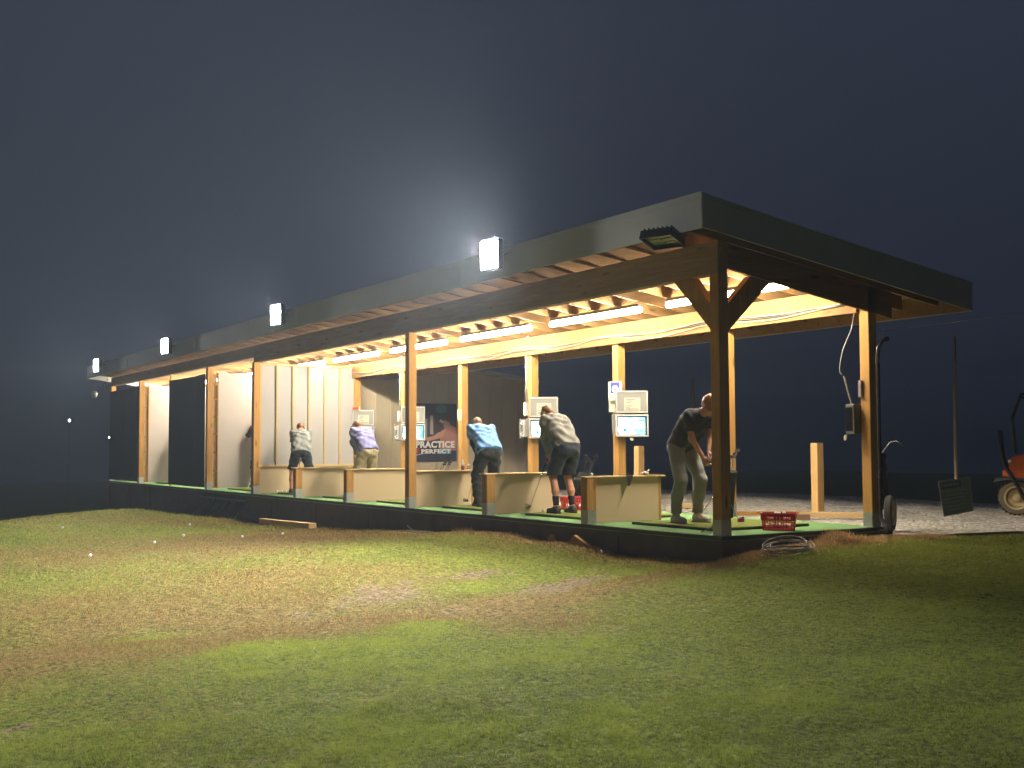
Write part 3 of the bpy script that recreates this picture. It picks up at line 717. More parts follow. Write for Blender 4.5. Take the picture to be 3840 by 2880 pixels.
# ------------------------------------------------------------------ monitors on the rear posts
def screen_mat(seed):
    t = NT('lit_screen_%d' % seed); co = t.coord()
    n = t.noise(t.mapping(co, (1, 1, 1), (seed * 3.1, 0, 0)), 5, 3)
    sep = t.t.nodes.new('ShaderNodeSeparateXYZ'); t.set(sep.inputs[0], t.mapping(co, (1, 1, 1)))
    c = t.ramp(t.math('ADD', t.math('MULTIPLY', sep.outputs[0], .9), n), [(0.62, (.85, 1, 1)), (.80, (.35, .9, 1.0)), (1.0, (.05, .6, .95))])
    e = t.t.nodes.new('ShaderNodeEmission'); t.set(e.inputs[0], c); e.inputs[1].default_value = 3.6
    t.t.links.new(e.outputs[0], t.out.inputs[0]); return t.m
SC_D = emitter('screen_dark', (.01, .12, .35), .8); SC_T = emitter('screen_teal', (.0, .55, .75), 1.0); SC_R = emitter('screen_red', (.7, .03, .02), .5)
def monitor(i, lab, seed, glyph=True):
    x = -i * L + .055; y = 2.285
    rz = math.atan2(.43, .27)                      # local +X runs along the box, normal = local -Y
    o = thing('swing_monitor', lab, 'monitor', (x, y, 1.12), rz, group='monitors on the rear posts')
    w = .50; tilt = -.02
    MB().box(0, w, 0, .07, .36, .71).build('lid', M['grey_metal'], o, world=False, bevel=.006)
    mm = MB(); mm.box(.008, w - .008, -.012, -.001, .368, .386); mm.box(.008, w - .008, -.012, -.001, .684, .702)
    mm.box(.008, .022, -.012, -.001, .387, .683); mm.box(w - .022, w - .008, -.012, -.001, .387, .683)
    mm.build('lid_rim', M['white_metal'], o, world=False)
    st = MB().box(.13, .38, -.004, -.0005, .40, .60).build('sticker', M['paper'], o, world=False)
    g = MB()
    for r_, (zz, a, b_) in enumerate(((.57, .16, .30), (.545, .165, .26), (.52, .16, .24), (.47, .14, .26), (.44, .15, .20), (.42, .15, .35))): g.box(a, b_, -.0055, -.0042, zz, zz + .009)
    g.box(.205, .211, -.0055, -.0042, .405, .466)
    g.build('print', M['ink'], st, world=False)
    fr = MB()
    fr.box(0, w, -.03, .07, 0, .028); fr.box(0, w, -.03, .07, .315, .342); fr.box(0, .022, -.03, .07, .0285, .3145); fr.box(w - .022, w, -.03, .07, .0285, .3145)
    fr.build('frame', M['white_metal'], o, world=False, bevel=.003)
    MB().box(.023, w - .023, .03, .068, .029, .314).build('case', M['black_plastic'], o, world=False)
    sc = MB().box(.035, w - .035, .024, .0295, .036, .306).build('screen', screen_mat(seed), o, world=False)
    s2 = MB(); s2.box(.035, w - .035, .020, .0235, .293, .306); s2.box(w - .048, w - .035, .020, .0235, .037, .292); s2.box(.03, .042, .020, .0235, .15, .292)
    s2.build('screen_margin', SC_D, sc, world=False)
    s3 = MB(); s3.box(.12, .16, .020, .0235, .085, .125)
    for q in range(9): s3.box(.185 + q * .027, .197 + q * .027, .020, .0235, .09, .115)
    s3.box(.11, w - .05, .020, .0235, .080, .0845); s3.box(.34, .44, .020, .0235, .24, .252)
    s3.build('screen_graphics', SC_T, sc, world=False)
    MB().box(.036, .055, .018, .0198, .038, .075).build('screen_corner', SC_R, sc, world=False)
    if glyph:
        MB().obox((.24, -.01, -.035), (.026, .004, 0), (0, .003, 0), (-.004, 0, .022)).build('tag', M['paper'], o, world=False)
        MB().tube([(.24, -.01, .0), (.243, -.01, -.014)], .002, 6).build('tag_string', M['cable_tan'], o, world=False)
    br = MB(); br.bar((0.02, .07, .2), (-.03, .13, .2), .05, .3); br.build('mount', M['grey_metal'], o, world=False)
    return o
monitor(2, 'fully visible monitor box with raised lid, nearest the person in the charcoal tee', 1)
monitor(3, 'monitor box half hidden behind the person in the grey hoodie', 2, False)
monitor(5, 'monitor box partly hidden by the tall middle post', 3, False)
monitor(6, 'monitor box over the shoulder of the person in the lavender pullover', 4, False)

def paper(name, lab, c, w, h, nrm, cat='notice', marks=True, mat='paper', txt=None):
    n = Vector(nrm).normalized(); r = Vector((0, 0, 1)).cross(n).normalized()
    o = thing(name, lab, cat, c)
    m = MB(); m.obox(c, r * (w / 2), Vector((0, 0, h / 2)), n * .002); m.build('sheet', M[mat], o)
    if marks:
        g = MB()
        for k in range(3): g.obox(Vector(c) + n * .003 + Vector((0, 0, -h * (.05 + .12 * k))), r * (w * (.25 - .05 * (k % 2))), Vector((0, 0, h * .018)), n * .0005)
        g.build('print', M['ink'], o)
    if txt:
        place_text('number', fit_text(txt, w * .42, h * .22, off=.01), M['ink'], o, Vector(c) + n * .004 - r * w * .21 + Vector((0, 0, h * .22)), r, (0, 0, 1))
    return o
paper('notice_sheet', 'white sheet with a number taped to the rear post by the blue shirted person', (-9.86, 2.374, 1.59), .17, .21, (0, -1, 0), txt='15')
paper('notice_sheet', 'plain white sheet on the rear post left of the fully visible monitor', (-5.0, 2.36, 1.61), .16, .21, (.3, -1, 0), marks=False)
sg = paper('range_sign', 'white sign with a blue square behind the raised monitor lid', (-4.93, 2.35, 1.83), .24, .30, (.4, -.9, 0), 'sign', marks=False)
nn = Vector((.4, -.9, 0)).normalized(); rr_ = Vector((0, 0, 1)).cross(nn).normalized(); cc = Vector((-4.93, 2.35, 1.88)) + nn * .003
MB().obox(cc, rr_ * .08, Vector((0, 0, .085)), nn * .0008).build('blue_square', simple('sign_blue', (.03, .04, .30), .5, var=.05), sg)
MB().lathe(cc + nn * .0012 - Vector((0, 0, .02)), nn, [(0, .055), (.0008, .055)], 20).build('white_disc', WHT, sg)
MB().obox(cc + nn * .0030 - Vector((.0, 0, .03)), rr_ * .028, Vector((0, 0, .012)), nn * .0005).build('dark_motif', M['ink'], sg)
rs = paper('warning_sign', 'small red and white sign above the farthest visible monitor', (-14.56, 2.34, 1.87), .24, .08, (.3, -1, 0), 'sign', marks=False)
nn = Vector((.3, -1, 0)).normalized(); rr_ = Vector((0, 0, 1)).cross(nn).normalized()
MB().obox(Vector((-14.56, 2.34, 1.868)) + nn * .003, rr_ * .09, Vector((0, 0, .028)), nn * .0006).build('red_field', simple('sign_red', (.55, .05, .02), .5, var=.05), rs)
# electrical gear on rear posts
def elec(i, lab):
    x = -i * L
    o = thing('electrical_box', lab, 'electrical box', (x - .1, 2.3, 1.1), group='power boxes on the rear posts')
    MB().box(x - .29, x - .23, 2.30, 2.42, 1.12, 1.46).build('panel_door', M['grey_metal'], o, bevel=.004)
    MB().box(x - .228, x - .145, 2.33, 2.42, 1.14, 1.44).build('back_box', M['white_metal'], o, bevel=.004)
    c = MB()
    c.tube([(x - .19, 2.32, 1.42), (x - .2, 2.27, 1.40), (x - .16, 2.27, 1.36), (x - .13, 2.31, 1.37)], .008, 6)
    c.tube([(x - .19, 2.32, 1.24), (x - .19, 2.27, 1.20), (x - .15, 2.27, 1.16), (x - .13, 2.31, 1.2)], .008, 6)
    c.build('cord', M['white_pvc'], o, smooth=True)
    MB().box(x - .20, x - .145, 2.33, 2.40, 1.52, 1.74).build('outlet', M['white_pvc'], o, bevel=.006)
    return o
elec(3, 'grey power box left of the monitor behind the hooded person'); elec(5, 'power box left of the monitor behind the tall middle post')
def conduit(i, lab):
    x = -i * L - .155
    o = thing('conduit_pipe', lab, 'pipe', (x, 2.36, 1.7), group='white conduit pipes on the rear posts')
    MB().tube([(x, 2.365, 1.75), (x, 2.365, 2.86), (x + .03, 2.4, 2.9)], .016, 8).build('pipe', M['white_pvc'], o, smooth=True)
    cl = MB(); [cl.box(x - .025, x + .025, 2.345, 2.385, z, z + .02) for z in (1.95, 2.35, 2.7)]; cl.build('clamp', M['steel'], o)
conduit(3, 'white conduit running down the rear post behind the hooded person'); conduit(5, 'white conduit just left of the tall middle post')
# cables along the rear beam
def cable(name, lab, pts, r=.007, mat='cable_tan', cat='cable'):
    m = MB(); P = [Vector(p) for p in pts]; Q = []
    for i in range(len(P) - 1):
        a, b_ = P[i], P[i + 1]; pa = P[max(i - 1, 0)]; pb = P[min(i + 2, len(P) - 1)]
        for k in range(6):
            t = k / 6; Q.append(.5 * ((2 * a) + (-pa + b_) * t + (2 * pa - 5 * a + 4 * b_ - pb) * t * t + (-pa + 3 * a - 3 * b_ + pb) * t ** 3))
    Q.append(P[-1]); m.tube(Q, r, 6); return tag(m.build(name, M[mat], smooth=True), lab, cat)
def beam_cable(dz, sag, lab, mat, seed):
    rr = random.Random(seed); pts = []
    for i in range(0, 13):
        x = -.3 - i * 1.22; onp = i % 2 == 0
        pts.append((x, 2.318 - dz * .2, 2.66 + dz + (-.0 if onp else -sag) + rr.uniform(-.02, .02)))
    return cable('power_cable', lab, pts, .009, mat)
beam_cable(.04, .05, 'upper tan cable sagging along the rear beam', 'cable_tan', 1)
beam_cable(.01, .085, 'lower tan cable sagging along the rear beam', 'cable_tan', 2)
beam_cable(.0, .03, 'dark cable along the rear beam', 'cable_black', 5)
cable('power_cable', 'thin pale overhead cable leaving the rear right post', [(.02, 2.6, 2.35), (.2, 3.2, 2.42), (.8, 4.6, 2.62), (2.0, 7.5, 3.1)], .005, 'white_pvc')
cable('power_cable', 'pale cable hanging in a curve beside the rear right post', [(-.17, 2.33, 2.55), (-.2, 2.3, 2.35), (-.3, 2.26, 2.1), (-.34, 2.25, 1.9), (-.33, 2.25, 1.84), (-.31, 2.26, 1.82)], .004, 'white_pvc')
cable('power_cable', 'thin dark cord draped over the mat behind the corner post', [(-2.45, 2.3, .33), (-2.0, 1.9, .1), (-1.45, 1.2, .05), (-1.0, .78, .045), (-.62, .38, .038), (-.5, .15, .008)], .006, 'cable_black')
# control box on the rear right post
o = thing('control_box', 'grey control box with antennas on the rear right post', 'control box', (-.2, 2.36, 1.1))
MB().box(-.27, -.145, 2.26, 2.40, 1.10, 1.46).build('case', simple('dark_grey_enamel', (.09, .095, .09), .5), o, bevel=.008)
m = MB(); [m.box(-.272 + .012 * k, -.268 + .012 * k, 2.254, 2.2595, 1.14, 1.42) for k in range(9)]; m.build('louvres', M['black_metal'], o)
MB().tube([(-.21, 2.3, 1.46), (-.30, 2.28, 1.80)], .014, 8).build('antenna', M['grey_metal'], o)
MB().box(-.143, -.10, 2.34, 2.376, 1.54, 1.74).build('junction_box', simple('junction_grey', (.30, .22, .22), .5), o, bevel=.004)
MB().obox((-.27, 2.25, 1.06), (.02, 0, .002), (0, .01, 0), (.003, 0, .03)).build('tag', M['paper'], o)
# downspout
o = thing('downspout', 'black downspout with a shiny outlet beside the rear right post', 'downspout', (.1, 2.5, 0))
MB().tube([(.10, 2.60, 2.24), (.075, 2.52, 2.21), (.062, 2.465, 2.12), (.06, 2.45, 2.0), (.055, 2.45, .2), (.07, 2.44, .10), (.14, 2.42, .02), (.22, 2.40, -.03)], .027, 12).build('pipe', simple('dark_pipe', (.07, .06, .06), .25, .2), o, smooth=True)
MB().box(.08, .22, 2.36, 2.47, -.075, -.02).build('outlet', simple('shiny_black', (.02, .018, .02), .12), o, bevel=.012)
# props on the dividers
XD = -L - .07; Z0 = .5925
def bottle(x, y, lab, cap, liquid):
    o = thing('drink_bottle', lab, 'bottle', (x, y, Z0))
    MB().lathe((x, y, Z0), (0, 0, 1), [(0, .025), (.004, .031), (.07, .032)], 16).build('drink', liquid, o, smooth=True)
    MB().lathe((x, y, Z0 + .0705), (0, 0, 1), [(0, .032), (.035, .032), (.075, .012), (.085, .012)], 16).build('neck', M['white_pvc'], o, smooth=True)
    MB().lathe((x, y, Z0 + .156), (0, 0, 1), [(0, .014), (.014, .014)], 12).build('cap', cap, o)
COLA = simple('cola', (.10, .01, .015), .15, var=.1)
bottle(-7.41, 1.04, 'half full cola bottle with a clear top standing on the divider', M['white_pvc'], COLA)
o = thing('glass_jar', 'small clear jar beside the cola bottle on the divider', 'jar', (-7.41, 1.15, Z0))
MB().lathe((-7.41, 1.15, Z0), (0, 0, 1), [(0, .02), (.03, .022), (.045, .010), (.07, .010)], 12).build('body', M['chrome'], o, smooth=True)
MB().sphere((-7.41, 1.15, Z0 + .085), .017, 10).build('stopper', M['ball'], o, smooth=True)
def ball(x, y, z, lab, grp='golf balls lying about'):
    return tag(MB().sphere((0, 0, 0), .0214, 12).build('golf_ball', M['ball'], smooth=True), lab, 'golf ball', grp), (x, y, z)
def put_ball(x, y, z, lab, grp='golf balls lying about'):
    o, l = ball(x, y, z, lab, grp); o.location = l; return o
put_ball(-L - .07, .12, Z0 + .0214, 'golf ball resting on the front end of the nearest divider cap')
o = thing('work_glove', 'crumpled pale glove lying on the nearest divider cap', 'glove', (XD, .98, Z0))
MB().sphere((XD, .98, Z0 + .028), .03, 10).sphere((XD, 1.02, Z0 + .02), .022, 8).sphere((XD - .02, .95, Z0 + .02), .02, 8).build('palm', simple('pale_leather', (.62, .56, .46), .8), o, smooth=True)
MB().tube([(XD, 1.0, Z0 + .03), (XD + .01, 1.03, Z0 + .06), (XD, 1.05, Z0 + .065)], .009, 6).build('finger', simple('pale_leather_b', (.62, .56, .46), .8), o, smooth=True)
o = MB().prism([(XD + .08, .62, Z0 + .003), (XD + .08, .72, Z0 + .003), (XD + .082, .66, .46), (XD + .082, .63, .46)], (.004, 0, 0)).box(XD - .07, XD + .08, .62, .72, Z0 + .001, Z0 + .006).build('club_strap', M['black_plastic'])
tag(o, 'dark strap draped over the nearest divider cap', 'strap')
o = MB().box(XD - .02, XD + .07, .95, 1.12, Z0 + .001, Z0 + .008).build('score_card', M['cap_wood'])
tag(o, 'thin flat card on the nearest divider cap', 'card')

# ball baskets
def basket(x, y, z, rz, lab, nb=26, s=1.0):
    o = thing('ball_basket', lab, 'basket', (x, y, z), rz, group='red ball baskets')
    a, b_, h = .195 * s, .13 * s, .185 * s; e = .015
    w = MB()
    def ring(z0, z1, t=.006, k0=0.0):
        for sx, sy in ((1, 0), (-1, 0), (0, 1), (0, -1)):
            fa = (.90 + .10 * z0 / h); fb = (.90 + .10 * z1 / h)
            if sx: w.hexa([(sx * (a * fa), -b_ * fa, z0), (sx * (a * fa - t), -b_ * fa, z0), (sx * (a * fa - t), b_ * fa, z0), (sx * a * fa, b_ * fa, z0), (sx * a * fb, -b_ * fb, z1), (sx * (a * fb - t), -b_ * fb, z1), (sx * (a * fb - t), b_ * fb, z1), (sx * a * fb, b_ * fb, z1)])
            else: w.hexa([(-a * fa, sy * b_ * fa, z0), (a * fa, sy * b_ * fa, z0), (a * fa, sy * (b_ * fa - t), z0), (-a * fa, sy * (b_ * fa - t), z0), (-a * fb, sy * b_ * fb, z1), (a * fb, sy * b_ * fb, z1), (a * fb, sy * (b_ * fb - t), z1), (-a * fb, sy * (b_ * fb - t), z1)])
    ring(0, .014); ring(.052, .058); ring(.094, .102); ring(.110, .128); ring(h - .03, h)
    def upright(u, side, z0, z1, wd=.007):
        f0, f1 = .90 + .10 * z0 / h, .90 + .10 * z1 / h
        if side in 'ns':
            s_ = 1 if side == 'n' else -1; w.bar((u * f0, s_ * (b_ - .003) * f0, z0), (u * f1, s_ * (b_ - .003) * f1, z1), .005, wd, (1, 0, 0))
        else:
            s_ = 1 if side == 'e' else -1; w.bar((s_ * (a - .003) * f0, u * f0, z0), (s_ * (a - .003) * f1, u * f1, z1), .005, wd, (0, 1, 0))
    for k in range(13):
        for sd in 'ns': upright(-a + .01 + k * (2 * a - .02) / 12, sd, .01, .112)
    for k in range(9):
        for sd in 'ew': upright(-b_ + .01 + k * (2 * b_ - .02) / 8, sd, .01, .112)
    for u in (-a + .01, -a * .8, -a * .2, 0, a * .2, a * .8, a - .01):
        for sd in 'ns': upright(u, sd, .12, h - .02, .03)
    for u in (-b_ + .01, -b_ * .4, b_ * .4, b_ - .01):
        for sd in 'ew': upright(u, sd, .12, h - .02, .035)
    w.build('wall', M['red_plastic'], o, world=False)
    MB().box(-a * .9, a * .9, -b_ * .9, b_ * .9, .001, .006).build('bottom', M['red_plastic'], o, world=False)
    r = MB(); g = .012
    r.box(-a - g, a + g, b_ - .002, b_ + g, h + .001, h + .012); r.box(-a - g, a + g, -b_ - g, -b_ + .002, h + .001, h + .012); r.box(-a - g, -a + .002, -b_ + .003, b_ - .003, h + .001, h + .012); r.box(a - .002, a + g, -b_ + .003, b_ - .003, h + .001, h + .012)
    r.build('rim', M['red_plastic'], o, world=False, bevel=.003)
    rr = random.Random(int(x * 100)); c, s_ = math.cos(rz), math.sin(rz)
    for k in range(nb):
        lx, ly = rr.uniform(-.85, .85) * (a - .04), rr.uniform(-.85, .85) * (b_ - .035); lz = .03 + .044 * (k // 9) + rr.uniform(0, .01) + (.02 if nb > 20 else 0)
        put_ball(x + lx * c - ly * s_, y + lx * s_ + ly * c, z + lz, 'white golf ball inside a red basket', 'golf balls in the red baskets')
basket(-.31, 1.16, .002, rad(41), 'red ball basket on the open deck right of the corner post', 30, 1.0)
basket(-4.72, 1.42, .034, rad(70), 'red ball basket behind the feet of the hooded person', 22)
basket(-6.95, 1.45, .034, rad(75), 'red ball basket behind the legs of the person in the light blue shirt', 18)
put_ball(-4.55, .74, .034 + .0214, 'golf ball teed on the mat left of the hooded person')
put_ball(-6.98, .93, .034 + .0214, 'golf ball at the feet of the person in the light blue shirt')
for x, y in ((-14.3, .5), (-14.2, .56), (-14.45, .45)): put_ball(x, y, .034 + .0214, 'golf ball on the mat beside the batten wall')
for x, y in ((-11.33, -4.52), (-7.87, -3.9), (-9.08, -3.12), (-6.62, -5.07), (-8.12, -2.49), (-12.5, -2.01), (-8.6, -1.65), (-1.9, -.2)):
    put_ball(x, y, gz(x, y) + .022, 'white golf ball lying on the lawn')

# ------------------------------------------------------------------ things on the ground
def board(name, lab, a, b_, w, h, mat, cat='board', up=(0, 0, 1)):
    return tag(MB().bar(a, b_, w, h, up).build(name, M[mat], bevel=.003), lab, cat)
board('timber_beam', 'long pale timber lying on the grass edge in front of the shed', (-12.4, -.62, gz(-12.4, -.62) + .11), (-9.75, -.66, gz(-9.75, -.66) + .07), .14, .09, 'cap_wood', 'timber')
o = MB().prism([(-3.25, -.12, gz(-3.2, -.1) - .03), (-3.0, -.12, gz(-3.2, -.1) - .03), (-3.1, -.12, gz(-3.1, -.1) + .115)], (0, .05, 0)).build('wood_wedge', M['pine_x']); tag(o, 'small triangular offcut leaning at the skirt', 'wood offcut')
o = MB().prism([(-2.72, -.16, gz(-2.6, -.1) - .04), (-2.05, -.16, gz(-2.2, -.1) - .03), (-2.52, -.16, gz(-2.5, -.1) + .12)], (0, .05, 0)).build('wood_wedge', M['pine_x']); tag(o, 'larger triangular offcut leaning at the skirt', 'wood offcut')
cable('bare_wire', 'upper pale bent wire on the grass by the skirt', [(-7.0, -.2, gz(-7, -.2) + .10), (-6.8, -.22, gz(-6.8, -.2) + .05), (-6.5, -.25, gz(-6.5, -.25) + .03), (-6.0, -.3, gz(-6, -.3) + .03)], .009, 'white_twig', 'wire')
cable('bare_wire', 'lower pale bent wire on the grass by the skirt', [(-7.3, -.35, gz(-7.3, -.35) + .02), (-6.7, -.32, gz(-6.7, -.3) + .03), (-6.3, -.36, gz(-6.3, -.36) + .02), (-6.1, -.3, gz(-6.1, -.3) + .05)], .008, 'white_twig', 'wire')
def coil():
    m = MB()
    for k in range(7):
        rr = R.uniform(.19, .25); cx, cy = .47 + R.uniform(-.03, .03), .50 + R.uniform(-.05, .05); zz = gz(.45, .5) + .03 + k * .009
        tx, ty = R.uniform(-.05, .05), R.uniform(-.05, .05)
        P = [(cx + rr * .85 * math.cos(t), cy + rr * 1.05 * math.sin(t), zz + tx * math.cos(t) + ty * math.sin(t) + .01 + .16 * rr * math.sin(t) * .3) for t in [2 * math.pi * i / 28 for i in range(29)]]
        m.tube(P, .006, 6, False)
    m.tube([(.47, .25, gz(.47, .25) + .05), (.42, .42, gz(.45, .4) + .05), (.40, .62, gz(.4, .6) + .04)], .008, 6)
    return tag(m.build('wire_coil', M['white_twig'], smooth=True), 'loose coil of pale wire on dead grass near the corner', 'wire coil')
coil()
# louvred black pallet leaning against the skirt
o = thing('black_pallet', 'black slatted plastic pallet leaning against the skirt', 'pallet', (-16.5, -.2, -.5))
for k in range(13):
    x = -18.0 + k * .24; MB().bar((x - .05, -.34, -.62), (x + .08, -.06, -.20), .07, .02, (0, 1, .6)).build('slat', M['black_plastic'], o)
MB().bar((-18.15, -.06, -.185), (-14.95, -.06, -.185), .03, .04).build('rail', M['black_plastic'], o); MB().bar((-18.2, -.35, -.635), (-15.0, -.35, -.635), .03, .04).build('rail', M['black_plastic'], o)
# posts and timber in the gravel yard
tag(MB().box(-3.50, -3.36, 5.08, 5.22, -.12, 1.01).build('timber_post', M['fresh_z'], bevel=.006), 'short new timber post standing in the gravel at the right', 'timber post', 'short timber posts in the gravel')
tag(MB().box(-7.95, -7.81, 5.08, 5.22, -.12, .98).build('timber_post', M['fresh_z'], bevel=.006), 'short new timber post just right of the fully visible monitor', 'timber post', 'short timber posts in the gravel')
board('timber_plank', 'pale plank lying on the gravel right of the short post', (-2.95, 4.25, -.05), (-2.1, 4.95, -.05), .14, .08, 'cap_wood', 'plank')
board('timber_plank', 'orange tinted plank lying behind the red basket', (-3.9, 3.7, -.06), (-3.2, 4.75, -.06), .12, .06, 'pine_y', 'plank')
board('wood_offcut', 'short dark offcut on the gravel in front of the planks', (-2.72, 3.72, -.06), (-2.5, 3.98, -.06), .09, .08, 'brick_wood', 'wood offcut')
board('timber_plank', 'pale plank end beside the nearest divider', (-6.2, 4.6, -.06), (-5.9, 5.0, -.06), .12, .08, 'cap_wood', 'plank')
o = MB().tube([(-2.25, 6.95, -.15), (-2.24, 6.95, 1.3), (-2.22, 6.96, 2.67)], [.028, .026, .022], 10).build('wooden_pole', simple('grey_pole', (.20, .17, .12), .8, var=.3), smooth=True); tag(o, 'tall thin grey pole standing behind the yard sign', 'pole')
o = MB().tube([(-7.3, 6.0, -.1), (-7.3, 6.0, 2.27)], .03, 8).build('wooden_pole', simple('dim_pole', (.16, .16, .14), .8, var=.3), smooth=True); tag(o, 'dim grey pole behind the person in the charcoal tee', 'pole')
# yard sign
o = thing('yard_sign', 'tilted dark green printed yard sign on two thin stakes', 'yard sign', (-.1, 4.05, -.13))
SG = simple('sign_dark_green', (.07, .095, .075), .35, var=.15, scale=3); SB = simple('sign_edge', (.2, .21, .2), .5); SK = simple('sign_print', (.025, .03, .032), .5); SK2 = simple('sign_lines', (.11, .14, .115), .5)
A, B, C_, D = Vector((-.20, 3.84, .51)), Vector((.02, 4.18, .56)), Vector((.03, 4.22, .13)), Vector((-.17, 3.90, .06))
nrm = (B - A).cross(A - D).normalized()
if nrm.dot(Vector(CAMP) - A) < 0: nrm = -nrm
MB().prism([A, B, C_, D], -nrm * .005).build('panel', SG, o)
def sq(u0, u1, v0, v1, lay):
    P = lambda u, v: (A * (1 - u) * (1 - v) + B * u * (1 - v) + C_ * u * v + D * (1 - u) * v) + nrm * lay
    return [P(u0, v0), P(u1, v0), P(u1, v1), P(u0, v1)]
e = MB()
for q in ((0, 1, 0, .02), (0, 1, .98, 1), (0, .02, .02, .98), (.98, 1, .02, .98)): e.prism(sq(*q, .001), nrm * .002)
e.build('border', SB, o)
MB().prism(sq(.06, .70, .06, .24, .0012), nrm * .001).build('header_block', SK, o)
e = MB()
for k, (u0, u1) in enumerate(((.08, .86), (.2, .7), (.1, .78), (.15, .6), (.1, .8), (.2, .72))): e.prism(sq(u0, u1, .31 + k * .105, .34 + k * .105, .0012), nrm * .001)
for k in range(8): e.prism(sq(.10 + k * .07, .14 + k * .07, .10, .19, .003), nrm * .001)
e.build('print', SK2, o)
for p in ((-.14, 4.06), (-.08, 4.16)): MB().tube([(p[0], p[1], -.16), (p[0] - .02, p[1] - .02, .12)], .004, 6).build('stake', M['steel'], o)

# wheeled golf bag by the rear right post
o = thing('golf_trolley', 'dark golf bag on a wheeled trolley behind the rear right post', 'golf trolley', (-.5, 3.2, -.1))
def wheel(parent, c, axis, r, w, tyre, rim, world=True, hub=True):
    a = Vector(axis).normalized(); c = Vector(c)
    k = MB().lathe(c - a * (w / 2), a, [(0, r * .72), (.0, r * .93), (w * .18, r), (w * .82, r), (w, r * .93), (w, r * .72), (w * .75, r * .64), (w * .25, r * .64), (0, r * .72)], 32).build('tyre', tyre, parent, smooth='auto', world=world)
    k = MB().lathe(c - a * (w / 2), a, [(w * .05, r * .66), (w * .95, r * .66), (w * 1.0, r * .70), (w * .98, r * .60), (w * .55, r * .50), (w * .5, r * .22), (w * .85, r * .20), (w * .9, .02)], 28).build('rim', rim, parent, smooth='auto', world=world)
wh = thing_w = bpy.data.objects.new('wheel', None); COL.objects.link(wh); wh.parent = o
wheel(wh, (-.44, 3.22, .12), (.86, .50, 0), .225, .09, M['rubber'], M['rim'])
MB().lathe((-.56, 3.18, .16), (-.05, -.05, 1), [(0, .10), (.05, .12), (.6, .12), (.66, .135), (.70, .13)], 18).build('bag', M['black_fabric'], o, smooth='auto')
MB().tube([(-.5, 3.16, .86), (-.42, 3.22, 1.0), (-.36, 3.27, 1.02), (-.3, 3.3, .96)], .010, 8).build('handle', M['grey_metal'], o, smooth=True)
MB().tube([(-.52, 3.16, .72), (-.46, 3.2, .74), (-.46, 3.2, .64), (-.52, 3.16, .64)], .006, 6).build('buckle', M['chrome'], o)
m = MB()
for k, (dx, dy, hh) in enumerate(((-.05, 0, 1.02), (.04, .03, .96), (0, -.05, 1.08), (.02, .06, .93))): m.tube([(-.58 + dx, 3.18 + dy, .5), (-.6 + dx, 3.17 + dy, hh)], .006, 6)
m.build('club_shafts', M['chrome'], o)
# standing golf bags in the bays
def stand_bag(x, y, lab, col, strap, legs=True, h=.85, lean=(.12, -.1)):
    clubm = M['chrome'] if legs else M['black_metal']
    o = thing('golf_bag', lab, 'golf bag', (x, y, 0))
    ax = Vector((lean[0], lean[1], 1)).normalized(); b0 = Vector((x, y, .01))
    MB().lathe(b0, ax, [(0, .10), (.03, .115), (h - .25, .11), (h - .22, .125), (h - .16, .12)], 18).build('bag', col, o, smooth='auto')
    MB().lathe(b0 + Vector((.0, -.10, .18)), ax, [(0, .05), (.04, .075), (.28, .075), (.32, .04)], 12).build('pocket', strap, o, smooth='auto')
    MB().tube([b0 + ax * .52 + Vector((.08, -.08, 0)), b0 + ax * .42 + Vector((.2, -.16, 0)), b0 + ax * .22 + Vector((.2, -.16, 0)), b0 + ax * .12 + Vector((.08, -.09, 0))], .014, 6).build('strap', strap, o, smooth=True)
    if legs:
        for dx, dy in ((-.26, -.22), (.18, -.34)): MB().tube([b0 + ax * .58, Vector((x + dx, y + dy, .012))], .009, 8).build('leg', M['chrome'], o)
    for k in range(6):
        t = k * 1.05; p = b0 + ax * (h - .3) + Vector((.05 * math.cos(t), .05 * math.sin(t), 0)); q = p + ax * (.36 + .05 * math.sin(k * 2.1)) + Vector((.03 * math.cos(t), .03 * math.sin(t), 0))
        c = MB().tube([p, q], .005, 6); c.build('club_shaft', clubm, o)
        MB().obox(q + Vector((.02, 0, .012)), (.032, .006, .006), (0, .011, 0), (-.004, 0, .018)).build('club_head', clubm, o, bevel=.003)
stand_bag(-2.12, 1.98, 'black and red golf bag on splayed chrome legs near the corner post', M['black_fabric'], M['red_plastic'], h=.80, lean=(.18, -.02))
stand_bag(-5.12, 1.78, 'dark golf bag behind the legs of the hooded person', simple('dark_green_nylon', (.02, .028, .022), .6), M['black_fabric'], False, .72, (.1, .2))
stand_bag(-10.35, 1.95, 'black golf bag just right of the person in khaki trousers', M['black_fabric'], M['black_plastic'], False, .70, (.25, .5))

